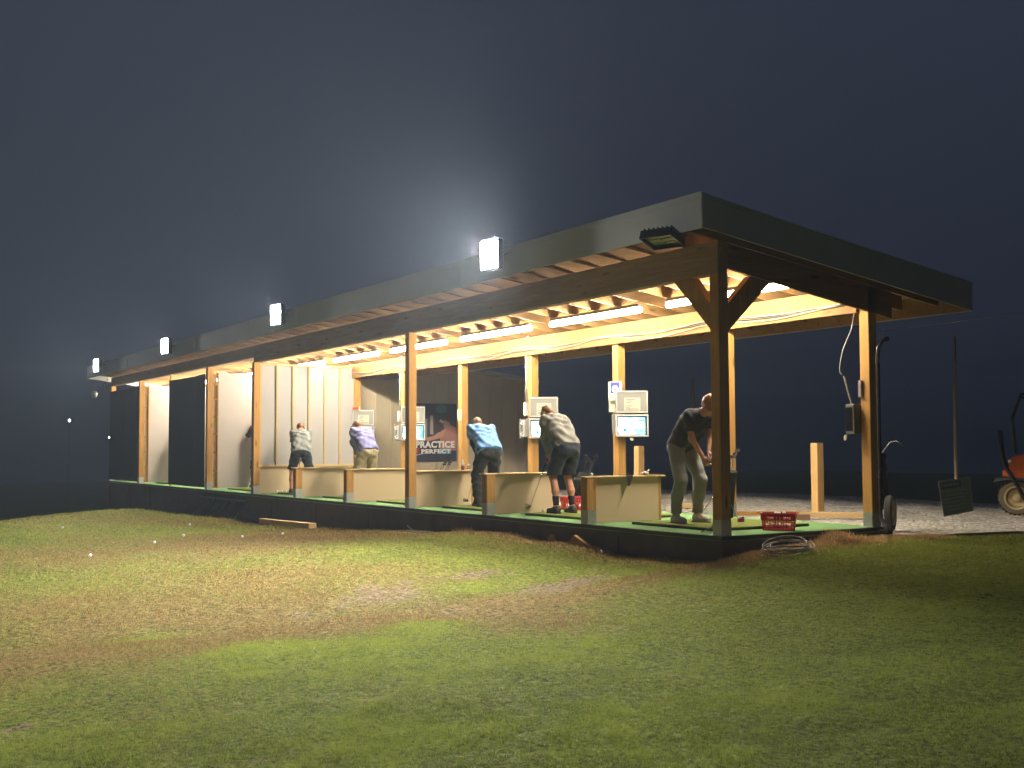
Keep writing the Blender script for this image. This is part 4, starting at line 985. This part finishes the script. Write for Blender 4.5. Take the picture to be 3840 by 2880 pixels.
# orange utility vehicle at the right edge
h_ = Vector((-.83, -.56, 0)).normalized()
uv = thing('utility_vehicle', 'orange utility vehicle with a dusty tan wheel at the right edge', 'utility vehicle', (-1.56, 7.46, -.11), math.atan2(h_.y, h_.x))
zz = .265
def uw(x, y):
    w_ = bpy.data.objects.new('wheel', None); COL.objects.link(w_); w_.parent = uv
    wheel(w_, (x, y, zz), (0, 1 if y > -.6 else -1, 0), .262, .17, M['dust_rubber'], M['rim'], world=False)
    tr = MB()
    for k in range(26):
        t = 2 * math.pi * k / 26
        for s_ in (-1, 1): tr.obox((x + .262 * math.cos(t), y + s_ * .045, zz + .262 * math.sin(t)), (.012 * math.cos(t), 0, .012 * math.sin(t)), (0, .038, 0), (-.014 * math.sin(t), 0, .014 * math.cos(t)))
    tr.build('tread', M['rubber'], w_, world=False)
for x, y in ((0, -.09), (0, -1.15), (-1.75, -.09), (-1.75, -1.15)): uw(x, y)
MB().prism([(.19, -.02, .60), (.19, -.02, .69), (.10, -.02, .70), (.09, -.02, .84), (.03, -.02, .90), (-.35, -.02, .98), (-.5, -.02, .98), (-.5, -.02, .56), (.0, -.02, .56)], (0, -1.15, 0)).build('hood', M['orange'], uv, world=False, bevel=.02)
MB().prism([(-.5, -.02, .45), (-.5, -.02, .62), (-1.15, -.02, .42), (-1.15, -.02, .34)], (0, -1.15, 0)).build('floor_panel', M['black_plastic'], uv, world=False)
MB().box(-2.3, -1.16, -1.2, -.0, .52, .86).build('cargo_bed', M['orange'], uv, world=False, bevel=.02)
MB().box(-1.1, -.75, -1.1, -.08, .44, .70).build('seat', M['black_fabric'], uv, world=False, bevel=.03)
FL = simple('fender_grey', (.07, .075, .075), .5)
for y in (.02, -1.2):
    MB().prism([(.33, y, .50), (.30, y, .55), (.12, y, .575), (-.22, y, .57), (-.33, y, .46), (-.29, y, .45), (-.2, y, .535), (.11, y, .54), (.28, y, .515)], (0, -.17 if y > 0 else .17, 0)).build('fender', FL, uv, world=False)
MB().box(-2.1, .12, -.98, -.24, .25, .52).build('chassis', M['black_metal'], uv, world=False)
for y in (-.10, -1.08):
    MB().lathe((.055, y + .06, .83), (.75, .65, .1), [(0, .035), (.03, .042), (.045, .03), (.05, .002)], 14).build('headlight', M['headlight'], uv, world=False, smooth='auto')
for y in (.07, -1.25):
    MB().tube([(-.12, y, .24), (-.06, y, .36), (.06, y, .60), (.13, y, .72), (.175, y, .86), (.20, y, 1.1), (.215, y, 1.30)], .030, 8).build('guard_bar', M['black_metal'], uv, smooth=True, world=False)
for y in (-.06, -1.14): MB().tube([(0, y, .95), (.03, y, 1.5), (-.1, y, 1.85), (-1.1, y, 1.87), (-1.15, y, .8)], .022, 8).build('roll_bar', M['black_metal'], uv, smooth=True, world=False)
MB().tube([(-.3, -.7, .98), (-.5, -.7, 1.12)], .012, 8).build('steering_column', M['black_plastic'], uv, world=False)
# distant lamps
for p, near in (((-69.67, 6.97, 2.91), True), ((-78.68, 11.56, 1.89), False)):
    p = Vector(p)
    o = thing('distant_lamp', 'brighter distant white lamp left of the shed' if near else 'fainter distant lamp just left of the shed', 'street lamp', (p.x, p.y, p.z - 9))
    MB().sphere(p, .065 if near else .035, 10).build('lamp_globe', M['lamp_far'], o)
    MB().tube([(p.x, p.y, p.z - 10), (p.x, p.y, p.z - .11)], .006, 6).build('pole', M['black_metal'], o)

# ------------------------------------------------------------------ people (surfaces grown from blended tapered limbs)
def surface_nets(Fv, lo, h):
    S = Fv < 0
    nx, ny, nz_ = Fv.shape
    acc = np.zeros((nx - 1, ny - 1, nz_ - 1, 3)); cnt = np.zeros((nx - 1, ny - 1, nz_ - 1))
    def sl(o, ax_n=1):
        return tuple(slice(o[k], (nx, ny, nz_)[k] - 1 + o[k]) for k in range(3))
    for ax in range(3):
        for o1 in (0, 1):
            for o2 in (0, 1):
                a = [0, 0, 0]; oth = [k for k in range(3) if k != ax]; a[oth[0]] = o1; a[oth[1]] = o2
                b_ = list(a); b_[ax] = 1
                A = Fv[sl(a)]; B_ = Fv[sl(b_)]; m = (A < 0) != (B_ < 0)
                t = np.where(m, A / np.where(m, A - B_, 1), 0)
                for k in range(3):
                    acc[..., k] += m * ((a[k] + t) if k == ax else a[k])
                cnt += m
    act = cnt > 0
    idx = -np.ones(act.shape, int); idx[act] = np.arange(act.sum())
    ii = np.argwhere(act)
    V = (ii + acc[act] / cnt[act][:, None]) * h + lo
    faces = []
    for ax in range(3):
        oth = [k for k in range(3) if k != ax]
        n = [nx, ny, nz_]
        a_sl = [slice(1, n[k] - 1) for k in range(3)]; a_sl[ax] = slice(0, n[ax] - 1)
        b_sl = list(a_sl); b_sl[ax] = slice(1, n[ax])
        A = S[tuple(a_sl)]; B_ = S[tuple(b_sl)]; m = A != B_
        pos = np.argwhere(m)
        if not len(pos): continue
        base = pos.copy(); base[:, oth[0]] += 1; base[:, oth[1]] += 1
        def cell(d0, d1):
            c = base.copy(); c[:, oth[0]] += d0; c[:, oth[1]] += d1
            return idx[c[:, 0], c[:, 1], c[:, 2]]
        q = np.stack([cell(-1, -1), cell(0, -1), cell(0, 0), cell(-1, 0)], 1)
        flip = A[m] ^ (ax == 1)
        q[~flip] = q[~flip][:, ::-1]
        faces.append(q[(q >= 0).all(1)])
    return V, np.concatenate(faces)
def rcone(P, a, b_, ra, rb, sq=None):
    a = np.array(a, float); b_ = np.array(b_, float); ab = b_ - a
    q = P - a
    t = np.clip((q @ ab) / max(ab @ ab, 1e-9), 0, 1)
    d = q - t[..., None] * ab
    if sq is not None: d = d / np.array(sq)
    return np.sqrt((d ** 2).sum(-1)) - (ra + (rb - ra) * t)
def smin(a, b_, k):
    h = np.clip(.5 + .5 * (b_ - a) / k, 0, 1)
    return b_ + (a - b_) * h - k * h * (1 - h)
def grow(name, prims, mat, parent, h=.012, k=.03, cuts=(), wrinkle=0.0, seed=0, extra=(), pad=.03):
    """prims: (a, b, ra, rb[, sq[, (plane point, plane normal)]]); cuts: (point, normal) keep the side the normal points to"""
    lo = np.min([np.minimum(np.array(p[0]) - p[2] * 1.2, np.array(p[1]) - p[3] * 1.2) for p in prims], 0) - pad
    hi = np.max([np.maximum(np.array(p[0]) + p[2] * 1.2, np.array(p[1]) + p[3] * 1.2) for p in prims], 0) + pad
    n = np.ceil((hi - lo) / h).astype(int) + 1
    G = np.stack(np.meshgrid(*[lo[q] + h * np.arange(n[q]) for q in range(3)], indexing='ij'), -1)
    D = None
    for p in prims:
        d = rcone(G, p[0], p[1], p[2], p[3], p[4] if len(p) > 4 else None)
        if len(p) > 5 and p[5] is not None:
            c, nn_ = p[5]; nn_ = np.array(nn_, float); nn_ /= np.linalg.norm(nn_)
            d = np.maximum(d, -((G - np.array(c)) @ nn_))
        D = d if D is None else smin(D, d, k)
    if wrinkle:
        x, y, z = G[..., 0], G[..., 1], G[..., 2]
        w = np.sin(31 * z + 9 * y + seed + 3 * np.sin(13 * y + seed)) * np.sin(11 * x + 17 * y - 8 * z + seed * 1.7) + .6 * np.sin(47 * z - 23 * y + 15 * x + seed * 2.3 + 2 * np.sin(19 * x))
        D = D + wrinkle * w
    for c, nn_ in cuts:
        nn_ = np.array(nn_, float); nn_ /= np.linalg.norm(nn_)
        D = np.maximum(D, -((G - np.array(c)) @ nn_))
    V, F_ = surface_nets(D, lo, h)
    for V2, F2 in extra:
        F_ = np.concatenate([F_, F2 + len(V)]); V = np.concatenate([V, V2])
    me = bpy.data.meshes.new(name); me.from_pydata(V.tolist(), [], F_.tolist())
    me.polygons.foreach_set('use_smooth', [True] * len(me.polygons))
    o = link_mesh(name, me, mat, parent, world=False)
    return o
def sdf_piece(prims, h, k=.01, pad=.02, subtract=()):
    lo = np.min([np.minimum(np.array(p[0]) - p[2] * 1.3, np.array(p[1]) - p[3] * 1.3) for p in prims], 0) - pad
    hi = np.max([np.maximum(np.array(p[0]) + p[2] * 1.3, np.array(p[1]) + p[3] * 1.3) for p in prims], 0) + pad
    n = np.ceil((hi - lo) / h).astype(int) + 1
    G = np.stack(np.meshgrid(*[lo[q] + h * np.arange(n[q]) for q in range(3)], indexing='ij'), -1)
    D = None
    for p in prims:
        d = rcone(G, p[0], p[1], p[2], p[3], p[4] if len(p) > 4 else None)
        D = d if D is None else smin(D, d, k)
    for p in subtract:
        d = rcone(G, p[0], p[1], p[2], p[3], p[4] if len(p) > 4 else None)
        D = -smin(-D, d, k)
    return surface_nets(D, lo, h)
A3 = lambda *a: np.array(a, float)
def unit(v): return v / np.linalg.norm(v)

def hand_prims(wrist, knuck, curl, side):
    """palm from the wrist towards the knuckles, fingers bending round a grip along `curl` (toward the club axis)"""
    d = unit(knuck - wrist); c = unit(curl - d * (curl @ d)); w = np.cross(d, c) * side
    P = [(wrist, wrist + d * .07, .022, .026), (wrist + d * .02 + w * .022, wrist + d * .078 + w * .03, .016, .014), (wrist + d * .02 - w * .02, wrist + d * .078 - w * .028, .016, .014)]
    for k, ln in enumerate((.95, 1.05, 1.0, .8)):
        b = wrist + d * .082 + w * (-.030 + .020 * k)
        p1 = b + unit(d * .8 + c * .6) * .036 * ln; p2 = p1 + unit(d * -.15 + c * 1) * .026 * ln; p3 = p2 + unit(-d * .95 + c * .35) * .020 * ln
        P += [(b, p1, .0095, .009), (p1, p2, .009, .0085), (p2, p3, .0085, .0075)]
    t0 = wrist + d * .022 - w * .026; t1 = t0 + unit(d * .6 - w * .6 + c * .4) * .034; t2 = t1 + unit(d * .8 + c * .6) * .030
    P += [(t0, t1, .013, .0105), (t1, t2, .0105, .009)]
    return P

def head_parts(hc, fd, up, lf, s=1.0):
    """hc head centre, fd face direction, up crown direction"""
    f, u, l = fd, up, lf
    P = [(hc - f * .018 + u * .02, hc + f * .012 + u * .025, .083 * s, .080 * s), (hc - f * .01 - u * .02, hc + f * .035 - u * .055, .066 * s, .050 * s), (hc + f * .05 - u * .075, hc + f * .062 - u * .085, .030 * s, .026 * s),
         (hc + f * .082 + u * .012, hc + f * .100 - u * .022, .010 * s, .014 * s), (hc + f * .080 + u * .030 - l * .03, hc + f * .080 + u * .030 + l * .03, .012 * s, .012 * s),
         (hc + f * .074 - u * .052 - l * .018, hc + f * .074 - u * .052 + l * .018, .011 * s, .011 * s)]
    for sd in (-1, 1):
        P += [(hc + l * sd * .080 + u * .012 - f * .004, hc + l * sd * .082 - u * .022, .016 * s, .010 * s), (hc + l * sd * .030 + f * .062 - u * .012, hc + l * sd * .04 + f * .055 - u * .022, .026 * s, .022 * s)]
    sub = [(hc + f * .096 + u * .012 + l * sd * .033, hc + f * .096 + u * .011 + l * sd * .036, .010 * s, .010 * s) for sd in (-1, 1)]
    return P, sub

def person(label, x, y, z, rz, skinm, top, bottom, shoes, hairm, s=1.0, lean=38, sleeves='short', legs='long', hair='short', girth=1.0, hood=False, loose=0.0,
           head_turn=0.0, pose='address', seed=1, sock=None, stance=.16, hres=.012, sleeve_mat=None, kneef=.09, group='golfers in the bays'):
    o = thing('person', label, 'person', (x, y, z), rz)
    o.scale = (s, s, s)
    th = rad(lean); u = A3(math.sin(th), 0, math.cos(th)); fw = A3(math.cos(th), 0, -math.sin(th)); Y = A3(0, 1, 0)
    Pv = A3(-.11, 0, .93)
    if pose == 'stand': Pv = A3(-.02, 0, .95)
    chest = Pv + u * .34 + fw * .0; neck = Pv + u * .52 + fw * .03
    nd = unit(u + fw * (.25 if pose == 'address' else .1))
    hc = neck + nd * .16 + fw * .02
    tl = rad(lean + (28 if pose == 'address' else 4)); hu = A3(math.sin(tl), 0, math.cos(tl)); hf = A3(math.cos(tl), 0, -math.sin(tl))
    ct, st = math.cos(head_turn), math.sin(head_turn); hfd = hf * ct + Y * st; hlf = Y * ct - hf * st
    ank = [A3(-.03, sd * stance * 1.05, .085) for sd in (-1, 1)]
    kn = [A3(kneef - .02, sd * (stance * .98), .50) for sd in (-1, 1)]
    hip = [Pv + A3(.01, sd * .095, -.03) for sd in (-1, 1)]
    if pose == 'stand': kn = [A3(.03, sd * stance * .9, .5) for sd in (-1, 1)]
    sh = [Pv + u * .475 + A3(0, sd * .175, 0) + fw * .02 for sd in (-1, 1)]
    if pose == 'address':
        hand = [A3(.35, -.015, .70), A3(.33, .01, .77)]
        el = [(sh[k] * .52 + hand[k] * .48) + A3(-.04, (-1, 1)[k] * .055, 0) for k in (0, 1)]
        grip_a, grip_b = A3(.31, .01, .85), A3(.80, .03, .06)
    else:
        hand = [A3(.16, -.27, .80), A3(.66, .10, 1.14)]
        el = [A3(-.02, -.30, 1.08), A3(.32, .22, 1.16)]
        grip_a, grip_b = A3(.68, .10, 1.18), A3(.76, .12, .03)
    ga = unit(grip_b - grip_a)
    G_ = girth
    # body
    B_ = [(Pv - Y * .05, Pv + Y * .05, .085, .085), (Pv, chest, .085, .09), (chest - Y * .06, chest + Y * .06, .08, .08), (sh[0] + Y * .035, sh[1] - Y * .035, .042, .042), (chest + u * .04, neck, .06, .053), (neck, hc, .055, .050)]
    for k in (0, 1):
        B_ += [(sh[k], el[k], .043, .038), (el[k], hand[k] - unit(hand[k] - el[k]) * .075, .038, .024), (hip[k], kn[k], .072, .050), (kn[k] + A3(-.012, 0, -.02), kn[k] * .55 + ank[k] * .45 + A3(-.03, 0, 0), .050, .053), (kn[k] * .5 + ank[k] * .5 + A3(-.02, 0, 0), ank[k], .046, .033), (ank[k], ank[k] + A3(.14, 0, -.05), .033, .025)]
    hp, sub = head_parts(hc, hfd, hu, hlf)
    ex = [sdf_piece(hp, .0065, .018, subtract=sub)]
    for k in (0, 1):
        wr = hand[k] - unit(hand[k] - el[k]) * .085
        kd = unit(unit(hand[k] - el[k]) * .8 + ga * .45)
        ex.append(sdf_piece(hand_prims(wr, wr + kd * .08, (A3(0, -1, 0) if k else A3(0, 1, 0)) * (.9) + A3(.2, 0, 0), 1 if k else -1), .0042, .006))
    bd = grow('body', B_, skinm, o, hres, .035, extra=ex)
    # trousers or shorts
    gr = .012 + loose
    T = [(Pv - Y * .055 + u * .02, Pv + Y * .055 + u * .02, .104 * G_, .104 * G_), (Pv + A3(-.035, -.07, -.05), Pv + A3(-.035, .07, -.05), .10, .10)]
    cuts = [(Pv + u * .09, -u)]
    if legs == 'long':
        for k in (0, 1): T += [(hip[k], kn[k], .094 + gr, .066 + gr), (kn[k], kn[k] * .5 + ank[k] * .5 + A3(-.02, 0, 0), .064 + gr, .060 + gr * 1.2), (kn[k] * .5 + ank[k] * .5 + A3(-.02, 0, 0), ank[k] + A3(0, 0, .0), .058 + gr, .046 + gr * 1.3)]
        cuts.append((A3(0, 0, .045 if loose > .005 else .11), (0, 0, 1)))
    else:
        for k in (0, 1):
            e = hip[k] * .06 + kn[k] * .94; T += [(hip[k], e + A3(-.01, 0, 0), .096 + gr, .082 + gr)]
        cuts.append((A3(0, 0, .525), (0, 0, 1)))
    grow('trousers' if legs == 'long' else 'shorts', T, bottom, o, hres, .03, cuts=cuts, wrinkle=.0045 + loose * .25, seed=seed)
    # top
    Tp = [(Pv - Y * .055 * G_ - u * .03, chest - Y * .075, .128 * G_ + loose * .5, .132), (Pv + Y * .055 * G_ - u * .03, chest + Y * .075, .128 * G_ + loose * .5, .132),
          (chest - Y * .07 + u * .05, chest + Y * .07 + u * .05, .115, .115), (sh[0] + Y * .02 - fw * .01, sh[1] - Y * .02 - fw * .01, .074, .074), (chest + u * .08, neck - u * .005, .085, .062)]
    if G_ > 1.05: Tp.append((Pv + u * .16 + fw * .05, Pv + u * .2 + fw * .05, .12 * G_, .12 * G_))
    cuts = [(Pv - u * (.075 if not hood else .03), u), (neck + nd * .025, -nd)]
    for k in (0, 1):
        if sleeves == 'short':
            m_ = sh[k] * .32 + el[k] * .68
            Tp.append((sh[k], el[k], .068 + loose, .064 + loose, None, (m_, sh[k] - el[k])))
        else:
            wr = hand[k] - unit(hand[k] - el[k]) * .085
            Tp += [(sh[k], el[k], .068 + loose, .056 + loose), (el[k], wr, .056 + loose, .040 + loose * .5)]
    if hood: Tp += [(neck - fw * .085 - u * .05 - Y * .07, neck - fw * .085 - u * .05 + Y * .07, .058, .058), (neck - fw * .04 + u * .02 - Y * .08, neck - fw * .10 - u * .09, .038, .05), (neck - fw * .04 + u * .02 + Y * .08, neck - fw * .10 - u * .09, .038, .05)]
    tp = grow('shirt' if not hood else 'hoodie', Tp, top, o, hres, .032, cuts=cuts, wrinkle=.008 + loose * .2, seed=seed + 4)
    if hood:
        grow('hem_band', [(Pv - Y * .06 + u * .0, Pv + Y * .06 + u * .0, .124 * G_, .124 * G_)], top, tp, hres, .03, cuts=[(Pv - u * .035, u), (Pv + u * .02, -u)])
    if sleeve_mat is not None:
        U = []
        for k in (0, 1):
            wr = hand[k] - unit(hand[k] - el[k]) * .085
            U += [(sh[k] * .5 + el[k] * .5, el[k], .052, .046), (el[k], wr, .046, .034)]
        for k in (0, 1): grow('undersleeve', U[2 * k:2 * k + 2], sleeve_mat, o, hres, .02)
    # shoes, socks
    for k in (0, 1):
        a = ank[k]; n_ = (-1, 1)[k]
        grow('shoe', [(A3(a[0] - .03, a[1], .05), A3(a[0] + .02, a[1], .055), .047, .046), (A3(a[0] + .0, a[1], .048), A3(a[0] + .16, a[1] + n_ * .015, .034), .046, .036), (A3(a[0] - .02, a[1], .075), A3(a[0] + .02, a[1], .085), .038, .036)], shoes, o, .008, .02, cuts=[((0, 0, .004), (0, 0, 1)), ((0, 0, .115), (0, 0, -1))])
        grow('shoe_sole', [(A3(a[0] - .03, a[1], .012), A3(a[0] + .16, a[1] + n_ * .015, .012), .050, .040)], M['c_black'] if shoes is M['shoe_dark'] else M['paper'], o, .008, .01, cuts=[((0, 0, .001), (0, 0, 1)), ((0, 0, .022), (0, 0, -1))])
        if sock: grow('sock', [(a + A3(0, 0, .0), a * .68 + kn[k] * .32 + A3(-.01, 0, 0), .038, .049)], sock, o, hres, .02)
    # hair
    if hair == 'short': HP = [(hc - hfd * .020 + hu * .026, hc + hfd * .016 + hu * .036, .086, .083), (hc - hfd * .035 - hu * .02, hc - hfd * .03 + hu * .02, .066, .08)]; hc_cut = (hc + hfd * .055 + hu * .02, -hfd + hu * .9)
    elif hair == 'crop': HP = [(hc - hfd * .020 + hu * .020, hc - hfd * .01 + hu * .024, .0845, .083), (hc - hfd * .03 - hu * .02, hc - hfd * .028 + hu * .01, .062, .074)]; hc_cut = (hc + hfd * .0 + hu * .05, -hfd * 1.0 - hu * .35)
    else: HP = [(hc - hfd * .022 + hu * .028, hc + hfd * .03 + hu * .045, .100, .092), (hc - hfd * .05 - hu * .01, hc - hfd * .05 + hu * .03, .085, .09), (hc - hfd * .055 - hu * .03, hc - hfd * .06 - hu * .10, .065, .035)]; hc_cut = (hc + hfd * .06 + hu * .02, -hfd + hu * .9)
    grow('hair', HP, hairm, o, .008, .02, cuts=[hc_cut], wrinkle=.003, seed=seed * 3)
    # club, held: a thing of its own
    Mx = Matrix.Translation((x, y, z)) @ Matrix.Rotation(rz, 4, 'Z') @ Matrix.Scale(s, 4)
    cl = bpy.data.objects.new('golf_club', None); COL.objects.link(cl); cl.location = Mx.translation; cl.rotation_euler = (0, 0, rz); cl.scale = (s, s, s)
    tag(cl, 'golf club in the hands of the ' + CLUBS[seed], 'golf club', 'golf clubs held by the players')
    a_, b2 = Vector(grip_a), Vector(grip_b); dd = (b2 - a_)
    MB().tube([a_, a_ + dd * .30], [.0135, .010], 8).build('grip', M['black_plastic'], cl, smooth=True, world=False)
    MB().tube([a_ + dd * .302, b2], [.006, .0045], 8).build('shaft', M['chrome'], cl, smooth=True, world=False)
    MB().hexa([b2 + Vector(q) for q in ((-.012, -.01, -.02), (.012, -.01, -.02), (.016, .085, -.02), (-.006, .085, -.02), (-.006, -.012, .02), (.006, -.012, .02), (.002, .085, .045), (-.010, .085, .045))]).build('club_head', M['chrome'] if seed != 7 else M['black_metal'], cl, world=False, bevel=.004)
    return o
CLUBS = {1: 'person in the grey tee and dark shorts', 2: 'person in the lavender pullover', 3: 'person in the light blue shirt', 4: 'person in the grey hoodie', 5: 'person in the charcoal tee',
         7: 'golfer mostly hidden behind a post', 8: 'golfer hidden in the far room'}
MZ = .035
person('person in a grey hoodie, dark shorts and black socks bent over a club, back turned', -4.13, .80, MZ, math.pi, M['skin_b'], M['c_grey'], M['c_navy'], M['shoe_dark'], M['hair_blond'], 1.01, 38, 'long', 'short', 'short', 1.0, True, .006, seed=4, sock=M['sock'], stance=.13)
person('bald person in a loose light blue shirt and black trousers bent over a club', -6.43, .92, MZ, math.pi - .16, M['skin_a'], M['c_blue'], M['c_black'], M['shoe_dark'], M['hair_blond'], .97, 44, 'short', 'long', 'crop', 1.14, False, .018, seed=3, stance=.15, sleeve_mat=M['c_black'])
person('person in a lavender pullover and khaki trousers bent over a club', -10.98, .93, MZ, math.pi, M['skin_a'], M['c_lav'], M['c_khaki'], M['shoe_dark'], M['hair_brown'], .98, 40, 'long', 'long', 'short', 1.06, False, .012, seed=2, stance=.16)
person('person in a grey tee and dark shorts standing before the batten wall', -13.62, .66, MZ, math.pi - .35, M['skin_a'], M['c_tee'], M['c_navy'], M['shoe_dark'], M['hair_brown'], .95, 32, 'short', 'short', 'crop', 1.18, False, .010, seed=1, stance=.20)
person('person in a charcoal tee and grey joggers bent over beside the corner post', -1.53, .86, MZ, .03, M['skin_b'], M['c_char'], M['c_jog'], M['shoe_white'], M['hair_auburn'], 1.02, 41, 'short', 'long', 'long', 1.0, False, .0, seed=5, sock=M['sock'], stance=.165, kneef=.07)
person('person in dark clothes leaning on an upright club, mostly hidden by a post', -17.5, 1.17, MZ, math.pi + .1, M['skin_a'], M['c_navy'], M['c_navy'], M['shoe_dark'], M['hair_brown'], 1.0, 8, 'short', 'long', 'short', 1.1, False, .01, pose='stand', seed=7, hres=.014)
person('person in dark clothes almost fully hidden by the nearer black screen', -23.5, 1.0, MZ, math.pi, M['skin_b'], M['c_black'], M['c_black'], M['shoe_dark'], M['hair_brown'], 1.0, 38, 'long', 'long', 'short', 1.1, False, .01, seed=8, hres=.016)

# ------------------------------------------------------------------ night air, sky, camera
def haze():
    t = NT('night_haze'); v = t.t.nodes.new('ShaderNodeVolumePrincipled')
    v.inputs['Color'].default_value = (.78, .88, 1.0, 1); v.inputs['Density'].default_value = HAZE; v.inputs['Anisotropy'].default_value = 0.2
    t.t.links.new(v.outputs[0], t.out.inputs['Volume'])
    o = MB().box(-420, 420, -420, 420, -14, 30).build('haze', t.m); tag(o, kind='stuff')
HAZE = .0008
haze()
w = bpy.data.worlds.new('World'); scene.world = w; w.use_nodes = True
nt = w.node_tree; bg = nt.nodes['Background']
g = nt.nodes.new('ShaderNodeTexCoord'); sp = nt.nodes.new('ShaderNodeSeparateXYZ'); nt.links.new(g.outputs['Generated'], sp.inputs[0])
cr = nt.nodes.new('ShaderNodeValToRGB'); nt.links.new(sp.outputs[2], cr.inputs[0])
cr.color_ramp.elements[0].position = 0; cr.color_ramp.elements[0].color = (.0065, .0085, .014, 1)
e3 = cr.color_ramp.elements.new(.09); e3.color = (.015, .019, .032, 1)
cr.color_ramp.elements[2].position = .35; cr.color_ramp.elements[2].color = (.025, .031, .050, 1)
nt.links.new(cr.outputs[0], bg.inputs[0]); bg.inputs[1].default_value = 1.0

cam = bpy.data.cameras.new('camera'); co = bpy.data.objects.new('camera', cam); COL.objects.link(co)
cam.sensor_width = 36; cam.lens = FPX / 3840 * 36; cam.clip_end = 2000; cam.clip_start = .05
R2 = RT * math.cos(ROLL) + UPV * math.sin(ROLL); U2 = -RT * math.sin(ROLL) + UPV * math.cos(ROLL)
mx = Matrix(((R2.x, U2.x, -FWD.x, CAMP[0]), (R2.y, U2.y, -FWD.y, CAMP[1]), (R2.z, U2.z, -FWD.z, CAMP[2]), (0, 0, 0, 1)))
co.matrix_world = mx
scene.camera = co
scene.view_settings.view_transform = 'Standard'; scene.view_settings.look = 'None'; scene.view_settings.exposure = 0.0; scene.view_settings.gamma = 1
scene.cycles.use_denoising = True
scene.cycles.volume_bounces = 0
scene.cycles.max_bounces = 6; scene.cycles.diffuse_bounces = 3
scene.cycles.sample_clamp_indirect = 4
